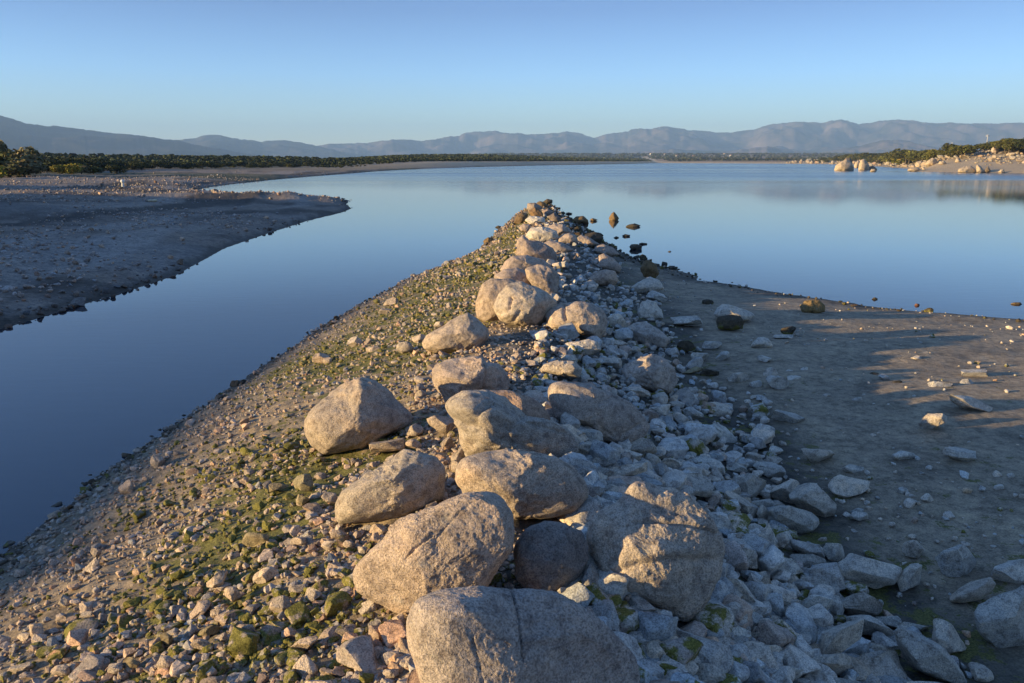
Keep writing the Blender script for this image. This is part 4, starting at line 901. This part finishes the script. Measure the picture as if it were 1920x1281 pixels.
# ------------------------------------------------------------------ trees
def crown_mesh(seed, style, n):
    rng = np.random.RandomState(seed)
    k = {'oak': 9, 'bush': 6, 'wisp': 8}[style]
    cs = rng.normal(size=(k, 3)); cs /= np.linalg.norm(cs, axis=1)[:, None]; cs *= rng.uniform(0.25, 0.75, (k, 1))
    if style == 'oak': cs = cs * [0.6, 0.6, 0.30] + [0, 0, 0.62]; rad = rng.uniform(0.20, 0.34, k)
    elif style == 'bush': cs = cs * [0.6, 0.6, 0.3] + [0, 0, 0.4]; rad = rng.uniform(0.25, 0.42, k)
    else: cs = cs * [0.30, 0.30, 0.5] + [0, 0, 0.58]; rad = rng.uniform(0.12, 0.24, k)
    ci = rng.randint(0, k, n); dv = rng.normal(size=(n, 3)); dv /= np.linalg.norm(dv, axis=1)[:, None]
    P = cs[ci] + dv * (rad[ci] * rng.uniform(0.55, 1.08, n) ** 0.6)[:, None] * [1, 1, 0.85]
    P[:, 2] = np.clip(P[:, 2], 0.03, 1.1)
    s = rng.uniform(0.02, 0.05, n) * (0.8 if style == 'wisp' else 1.0) * math.sqrt(1100 / n)
    a = rng.normal(size=(n, 3)); a /= np.linalg.norm(a, axis=1)[:, None]; b = np.cross(a, dv + 0.5 * rng.normal(size=(n, 3))); b /= np.linalg.norm(b, axis=1)[:, None] + 1e-9
    a, b = a * s[:, None], b * s[:, None]
    V = np.stack([P - a - b, P + a - b * 0.6, P + a * 0.7 + b, P - a + b * 0.8], 1).reshape(-1, 3)
    Fc = np.arange(4 * n).reshape(n, 4)
    t = (rng.uniform(0.7, 1.3, n) * (0.75 + 0.5 * rng.uniform(0, 1, k))[ci])
    C_ = np.repeat(np.stack([t * (1 + 0.1 * rng.normal(size=n)), t, t * 0.9, np.ones(n)], -1), 4, 0)
    return V, Fc, C_
def trunk_mesh(seed, style):
    rng = np.random.RandomState(seed); Vs, Fs = [], []; base = 0
    def limb(p0, p1, r0, r1):
        nonlocal base
        p0, p1 = np.array(p0, float), np.array(p1, float); d = p1 - p0; d /= np.linalg.norm(d)
        u = np.cross(d, [0.3, 0.9, 0.1]); u /= np.linalg.norm(u); v = np.cross(d, u)
        a = np.arange(6) * math.pi / 3; ring = np.cos(a)[:, None] * u + np.sin(a)[:, None] * v
        for p, r in ((p0, r0), ((p0 + p1) / 2 + rng.normal(0, 0.015, 3), (r0 + r1) / 2), (p1, r1)): Vs.append(p + ring * r)
        for j in (0, 1):
            for i in range(6): Fs.append([base + j * 6 + i, base + j * 6 + (i + 1) % 6, base + (j + 1) * 6 + (i + 1) % 6, base + (j + 1) * 6 + i])
        base += 18
    top = {'oak': 0.42, 'bush': 0.2, 'wisp': 0.7}[style]
    limb((0, 0, -0.06), (0.02, 0.01, top), 0.035, 0.02)
    for i in range(5):
        a = i * 1.3 + rng.uniform(0, 0.6); rr_ = 0.3 if style != 'wisp' else 0.15
        limb((0.01, 0, top * rng.uniform(0.6, 1)), (math.cos(a) * rr_, math.sin(a) * rr_, min(0.9, top + rng.uniform(0.15, 0.35))), 0.016, 0.005)
    return np.concatenate(Vs), np.array(Fs)
TREE = {}
for st, n in (('oak', 1500), ('bush', 900), ('wisp', 900)):
    for v in range(3):
        V, Fc, C_ = crown_mesh(500 + v, st, n)
        co = mesh_obj('crown', V, Fc, M_LEAF, smooth=False, attr={'tint': C_}); to = mesh_obj('trunk', *trunk_mesh(600 + v, st), M_BARK)
        TREE[(st, v)] = (co.data, to.data)
        bpy.data.objects.remove(co); bpy.data.objects.remove(to)
def put_tree(px, r, ytop, st, color, label, group, rng, name='tree', wide=1.0):
    az = math.atan((px - 960) / F / CP); x, y = math.sin(az) * r, math.cos(az) * r
    z = float(height(np.array([x]), np.array([y]), False)[0][0])
    el = (303.0 - ytop) / F
    H = max(HC + el * y - z, 0.6)
    root = empty(name, (x, y, z - 0.03)); s = H / 1.0
    root.rotation_euler = (0, 0, rng.uniform(0, 6.28)); root.scale = (s * wide, s * wide, s)
    tag(root, label, {'tree': 'tree', 'bush': 'bush'}[name], group)
    cm, tm = TREE[(st, rng.randint(3))]
    c = bpy.data.objects.new('crown', cm); c.color = (*color, 1); COL.objects.link(c); c.parent = root
    t = bpy.data.objects.new('trunk', tm); COL.objects.link(t); t.parent = root
    return root
rng = np.random.RandomState(5)
DG = (0.035, 0.042, 0.020); OG = (0.075, 0.075, 0.028); YG = (0.22, 0.19, 0.04); TAN = (0.16, 0.135, 0.075)
LT = 'trees and bushes behind the left bank'
# one by one, the ones that can be told apart
special = [(2, 128, 286, 'oak', DG, 'dark round evergreen tree cut by the left frame edge', 'tree', 1.2), (28, 126, 290, 'oak', DG, 'dark evergreen tree second from the left frame edge', 'tree', 1.4),
    (26, 140, 267, 'wisp', TAN, 'tall wispy tan tree rising behind the dark evergreens at far left', 'tree', 1.2), (49, 138, 267, 'wisp', TAN, 'tallest bare-looking tree of the left clump', 'tree', 0.9),
    (58, 132, 274, 'bush', (0.12, 0.11, 0.04), 'broad yellow green tree in the middle of the left clump', 'tree', 1.3), (78, 130, 274, 'bush', TAN, 'tan bushy tree right of the broad yellow green tree', 'tree', 1.2),
    (97, 131, 279, 'wisp', TAN, 'thin tan tree ending the tall left clump', 'tree', 1.6), (34, 112, 302, 'bush', YG, 'small bright yellow green bush before the dark left trees', 'bush', 1.0),
    (62, 124, 290, 'bush', OG, 'olive bush in front of the tan trees at left', 'bush', 1.9), (88, 124, 292, 'bush', TAN, 'brownish bush at the foot of the thin tan tree', 'bush', 1.8),
    (172, 145, 300, 'bush', YG, 'bright yellow bush in the left tree line', 'bush', 1.1), (154, 146, 303, 'bush', YG, 'lower yellow bush left of the bright yellow bush', 'bush', 1.4),
    (190, 147, 305, 'bush', TAN, 'brown bush right of the bright yellow bush', 'bush', 1.6), (212, 148, 306, 'bush', OG, 'olive bush second right of the bright yellow bush', 'bush', 1.8), (252, 150, 305, 'bush', OG, 'low olive bush further right in the left tree line', 'bush', 1.6)]
for px, r, yt, st, c, lab, nm, wd in special: put_tree(px, r, yt, st, c, lab, LT, rng, nm, wd)
tops = lambda p: float(np.interp(p, [110, 150, 200, 250, 300, 350, 400, 500, 600, 660, 700], [292, 296, 297, 297, 301, 302, 302.5, 304, 307, 310, 312]))
p = 112.0; i = 0
while p < 700:
    r = np.interp(p, [100, 700], [150, 300]) + rng.uniform(-6, 12)
    c = np.array(DG) * rng.uniform(0.8, 1.3) if rng.uniform() < 0.8 else np.array(OG)
    put_tree(p, r, tops(p) + rng.uniform(-1.5, 2.0), 'bush' if rng.uniform() < 0.75 else 'oak', tuple(c), 'dark evergreen tree in the continuous low line behind the left bank', 'dark evergreens of the left tree line', rng, 'tree', rng.uniform(1.3, 1.9))
    p += rng.uniform(5.5, 10); i += 1
RT = 'bushes along the top of the far right shore'
p = 1500.0
while p < 1990:
    if p < 1740: r = np.interp(p, [1450, 1540, 1600, 1650, 1702, 1740], [1023, 831, 633, 450, 330, 320]) * 1.13; yt = float(np.interp(p, [1500, 1550, 1600, 1640, 1700, 1740], [298, 291, 285, 283, 281, 279])) + rng.uniform(-1.5, 3)
    else: r = 292 + rng.uniform(-6, 22); yt = float(np.interp(p, [1740, 1755, 1790, 1805, 1840, 1880, 1905, 1920, 1980], [272, 274, 272, 266, 261, 258, 252, 249, 245])) + rng.uniform(-1.5, 3.5)
    c = np.array([DG, OG, OG, (0.12, 0.115, 0.03)][rng.randint(4)]) * rng.uniform(0.9, 1.3)
    far_ = p < 1740
    put_tree(p, r, yt, 'oak' if rng.uniform() < 0.5 else 'bush', tuple(c), 'green tree of the distant low wood behind the lake boulders' if far_ else 'sunlit green bush on the crest of the right hill', 'trees of the distant low wood at right' if far_ else RT, rng, 'tree' if far_ else 'bush', rng.uniform(1.2, 1.9))
    p += rng.uniform(5, 9)
# the wooded rise across the lake, seen as one mass
def wood(name, xs, ys, hs, col, label, seed):
    rng = np.random.RandomState(seed); z = height(xs, ys, False)[0]; Vs, Fs, Cs = [], [], []; base = 0
    pr = [crown_mesh(700 + i, 'oak', 46) for i in range(6)]
    for pi in range(6):
        ids = np.nonzero(np.arange(len(xs)) % 6 == pi)[0]; V, Fc, C_ = pr[pi]; n = len(ids)
        V = V - [0, 0, 0.15]
        Q = V[None] * (hs[ids][:, None, None] * np.array([1.7, 1.7, 1.2])); a = rng.uniform(0, 6.28, n); ca, sa = np.cos(a)[:, None], np.sin(a)[:, None]
        Q = np.stack([Q[..., 0] * ca - Q[..., 1] * sa + xs[ids][:, None], Q[..., 0] * sa + Q[..., 1] * ca + ys[ids][:, None], Q[..., 2] + z[ids][:, None]], -1)
        Vs.append(Q.reshape(-1, 3)); Fs.append((Fc[None] + (np.arange(n) * len(V))[:, None, None]).reshape(-1, 4) + base); base += n * len(V)
        j = rng.uniform(0.7, 1.4, (n, 1, 1)); cc = C_[None] * np.concatenate([np.array(col), [1]]) * j; cc[..., 3] = 1; Cs.append(cc.reshape(-1, 4))
    o = mesh_obj(name, np.concatenate(Vs), np.concatenate(Fs), M_LEAF, smooth=False, attr={'tint': np.concatenate(Cs)}); o.color = (1, 1, 1, 1)
    return tag(o, label, 'wood', kind='stuff')
rng = np.random.RandomState(11)
px = rng.uniform(610, 1260, 12000); rr = np.exp(rng.uniform(math.log(270), math.log(2200), 12000)); az = np.arctan((px - 960) / F / CP); x, y = np.sin(az) * rr, np.cos(az) * rr
d = sdist(LB, x, y); ok = (d > 22 + 8 * n2(x, y, 0.02, 41)) & (d < 420); x, y = x[ok][:5600], y[ok][:5600]
wood('woodland', x, y, rng.uniform(1.2, 2.4, len(x)) * (0.45 + 0.55 * sstep(250, 600, y)) * np.interp(960 + F * CP * x / y, [610, 760], [0.4, 1]) * (1 + 0.4 * sstep(500, 1500, y)), (0.05, 0.055, 0.026), 'low dark green wood covering the rise across the lake', 21)
px = rng.uniform(-60, 700, 5000); rr = rng.uniform(190, 430, 5000); az = np.arctan((px - 960) / F / CP); x, y = np.sin(az) * rr, np.cos(az) * rr
ok = (sdist(LB, x, y) > 30) & (rr > 200 + 0.16 * np.maximum(px, 0)); x, y, pk, rr = x[ok][:1500], y[ok][:1500], px[ok][:1500], rr[ok][:1500]
hw = np.interp(pk, [0, 150, 300, 500, 640, 700], [3.3, 2.3, 1.8, 1.5, 1.2, 0.9]) * rng.uniform(0.7, 1.05, len(x)) * rr / 300
wood('evergreen_wood', x, y, hw, (0.04, 0.046, 0.024), 'dark wood behind the left bank, seen as one band', 23)
px = rng.uniform(100, 1960, 9000); rr = np.exp(rng.uniform(math.log(1500), math.log(4200), 9000)); az = np.arctan((px - 960) / F / CP); x, y = np.sin(az) * rr, np.cos(az) * rr
ok = (np.maximum(sdist(LB, x, y), sdist(RB, x, y)) > 40); x, y = x[ok][:5500], y[ok][:5500]
wood('distant_scrub', x, y, rng.uniform(3, 6, len(x)), (0.06, 0.06, 0.035), 'hazy scrub and woods on the plain before the mountains', 22)

# ------------------------------------------------------------------ small far things
def boxm(x0, x1, y0, y1, z0, z1):
    V = [(x, y, z) for x in (x0, x1) for y in (y0, y1) for z in (z0, z1)]
    return np.array(V, float), np.array([[0, 1, 3, 2], [4, 6, 7, 5], [0, 4, 5, 1], [2, 3, 7, 6], [0, 2, 6, 4], [1, 5, 7, 3]])
for k, (px, r, w_, h_, lab) in enumerate([(1253, 2500, 7, 4, 'white house on the wooded plain, first from the left'), (1284, 2350, 8, 4.5, 'largest white house on the wooded plain across the lake'), (1350, 2600, 6, 4, 'small white house on the plain right of the largest one'), (1232, 2900, 6, 4, 'pale house partly hidden in trees, left of the white ones'), (1207, 3000, 6, 4, 'pale tiny house farthest left on the wooded plain'), (1338, 3000, 6, 4, 'tiny house up the plain between two white ones')]):
    az = math.atan((px - 960) / F / CP); x, y = math.sin(az) * r, math.cos(az) * r; z = float(height(np.array([x]), np.array([y]), False)[0][0])
    root = empty('house', (x, y, z)); tag(root, lab, 'house', 'white houses on the far plain'); root.rotation_euler = (0, 0, 0.3 * (k % 3))
    mesh_obj('wall', *boxm(-w_ / 2, w_ / 2, -4, 4, -1, h_), M_WHITE, False, root)
    V = np.array([(-w_/2-.5, -4.6, h_), (w_/2+.5, -4.6, h_), (w_/2+.5, 4.6, h_), (-w_/2-.5, 4.6, h_), (-w_/2-.5, 0, h_+2), (w_/2+.5, 0, h_+2)])
    me = bpy.data.meshes.new('roof'); me.from_pydata([tuple(v) for v in V], [], [(0, 1, 5, 4), (2, 3, 4, 5), (0, 4, 3), (1, 2, 5), (0, 3, 2, 1)]); me.materials.append(M_ROOF)
    ro = bpy.data.objects.new('roof', me); COL.objects.link(ro); ro.parent = root
    for q in (-0.28, 0.05, 0.3): mesh_obj('window', *boxm(q * w_, q * w_ + 1.4, -4.08, -4.003, 1.5, 3.4), M_DARK, False, root)
def lathe(prof, n=16):
    a = np.arange(n) * 2 * math.pi / n; V = np.concatenate([np.stack([np.cos(a) * r_, np.sin(a) * r_, np.full(n, z_)], -1) for r_, z_ in prof])
    Fc = [[j * n + i, j * n + (i + 1) % n, (j + 1) * n + (i + 1) % n, (j + 1) * n + i] for j in range(len(prof) - 1) for i in range(n)]
    return V, np.array(Fc)
def on_ground(px, r):
    az = math.atan((px - 960) / F / CP); x, y = math.sin(az) * r, math.cos(az) * r
    return x, y, float(height(np.array([x]), np.array([y]), False)[0][0])
x, y, z = on_ground(262, 74); mk = mesh_obj('marker_post', *lathe([(0.0, -0.1), (0.12, -0.1), (0.10, 0.3), (0.08, 0.42), (0.15, 0.46), (0.16, 0.58), (0.10, 0.66), (0.0, 0.68)]), M_WHITE, loc=(x, y, z))
tag(mk, 'small white upright marker standing on the dark rocky strip at left', 'marker')
# bleached log
rngl = np.random.RandomState(3); x, y, z = on_ground(313, 49.5)
pts = [(-0.33, 0.16), (-0.2, 0.10), (-0.05, 0.06), (0.05, 0.0), (0.2, -0.08), (0.34, -0.16)]; rad = [0.05, 0.075, 0.06, 0.09, 0.085, 0.015]
V = []; n = 12
for (u, v), r_ in zip(pts, rad):
    for i in range(n):
        a = i * 2 * math.pi / n; rr_ = r_ * (1 + 0.15 * rngl.normal()); V.append((u + 0.3 * rr_ * math.cos(a), v + rr_ * math.cos(a), 0.06 + rr_ * math.sin(a)))
Fc = [[j * n + i, j * n + (i + 1) % n, (j + 1) * n + (i + 1) % n, (j + 1) * n + i] for j in range(len(pts) - 1) for i in range(n)]
lg = mesh_obj('driftwood_log', np.array(V), np.array(Fc), M_WOOD, loc=(x, y, z + 0.02)); tag(lg, 'short bleached log lying slantwise on the stony left bank', 'log')
b_, t_ = trunk_mesh(901, 'wisp')
for px, r, h_, lab in ((1802, 420, 9.0, 'tall pale lattice mast rising above the bushes of the right hill'), (1741, 520, 6.5, 'shorter pale mast between the distant wood and the hill')):
    x, y, z = on_ground(px, r); top = HC + (303 - (255 if px == 1802 else 269)) / F * y; h_ = top - z
    root = empty('mast', (x, y, z)); tag(root, lab, 'mast', 'pale masts on the right shore')
    V, Fc = lathe([(0.2, 0), (0.1, h_)], 6); mesh_obj('pole', V, Fc, M_METAL, False, root)
    for zz in (0.86, 0.93): mesh_obj('crossarm', *boxm(-0.9, 0.9, -0.1, 0.1, h_ * zz, h_ * zz + 0.15), M_METAL, False, root)

# thin dry stalks rooted between the stones
for k, (px, py, n_, hh, lab) in enumerate([(706, 978, 7, 0.07, 'small tuft of dry stalks at the foot of the rough round boulder'), (806, 1092, 5, 0.05, 'tiny dry tuft between the pebbles and the slanting pink boulder'), (560, 1040, 6, 0.06, 'dry stalks among mossy stones on the left slope')]):
    rg = np.random.RandomState(40 + k); d_ = ray(px, py); t_ = 2.0
    while t_ < 12 and HC + d_[2] * t_ > float(height(np.array([d_[0] * t_]), np.array([d_[1] * t_]))[0][0]): t_ += 0.02
    x, y = d_[0] * t_, d_[1] * t_; z = float(height(np.array([x]), np.array([y]))[0][0]); Vs, Fs = [], []
    for j in range(n_):
        a = rg.uniform(0, 6.28); b0 = np.array([rg.normal(0, 0.012), rg.normal(0, 0.012), -0.01]); tip = b0 + [math.cos(a) * hh * 0.45, math.sin(a) * hh * 0.45, hh * rg.uniform(0.6, 1.1)]; mid_ = (b0 + tip) / 2 + [0, 0, hh * 0.15]
        for pp, rr_ in ((b0, 0.0013), (mid_, 0.001), (tip, 0.0004)):
            for i in range(3): Vs.append(pp + [rr_ * math.cos(i * 2.1), rr_ * math.sin(i * 2.1), 0])
        o_ = j * 9
        for q in (0, 3):
            for i in range(3): Fs.append([o_ + q + i, o_ + q + (i + 1) % 3, o_ + q + 3 + (i + 1) % 3, o_ + q + 3 + i])
    tag(mesh_obj('dry_grass_tuft', np.array(Vs), np.array(Fs), M_WOOD, loc=(x, y, z)), lab, 'grass tuft')

# ------------------------------------------------------------------ haze: one box of even air round the place
HB = (-13500, 13500, -3300, 13200, -8.0, 580)
m = bpy.data.materials.new('haze_air'); m.use_nodes = True; nt = m.node_tree; nt.nodes.clear()
out = nt.nodes.new('ShaderNodeOutputMaterial'); pv = nt.nodes.new('ShaderNodeVolumePrincipled')
pv.inputs['Color'].default_value = (0.36, 0.60, 1.0, 1); pv.inputs['Density'].default_value = 1.12e-4; pv.inputs['Anisotropy'].default_value = 0.0
nt.links.new(pv.outputs[0], out.inputs['Volume'])
V, Fc = boxm(*HB)
hz = mesh_obj('haze', V, Fc, m, False); tag(hz, kind='stuff')
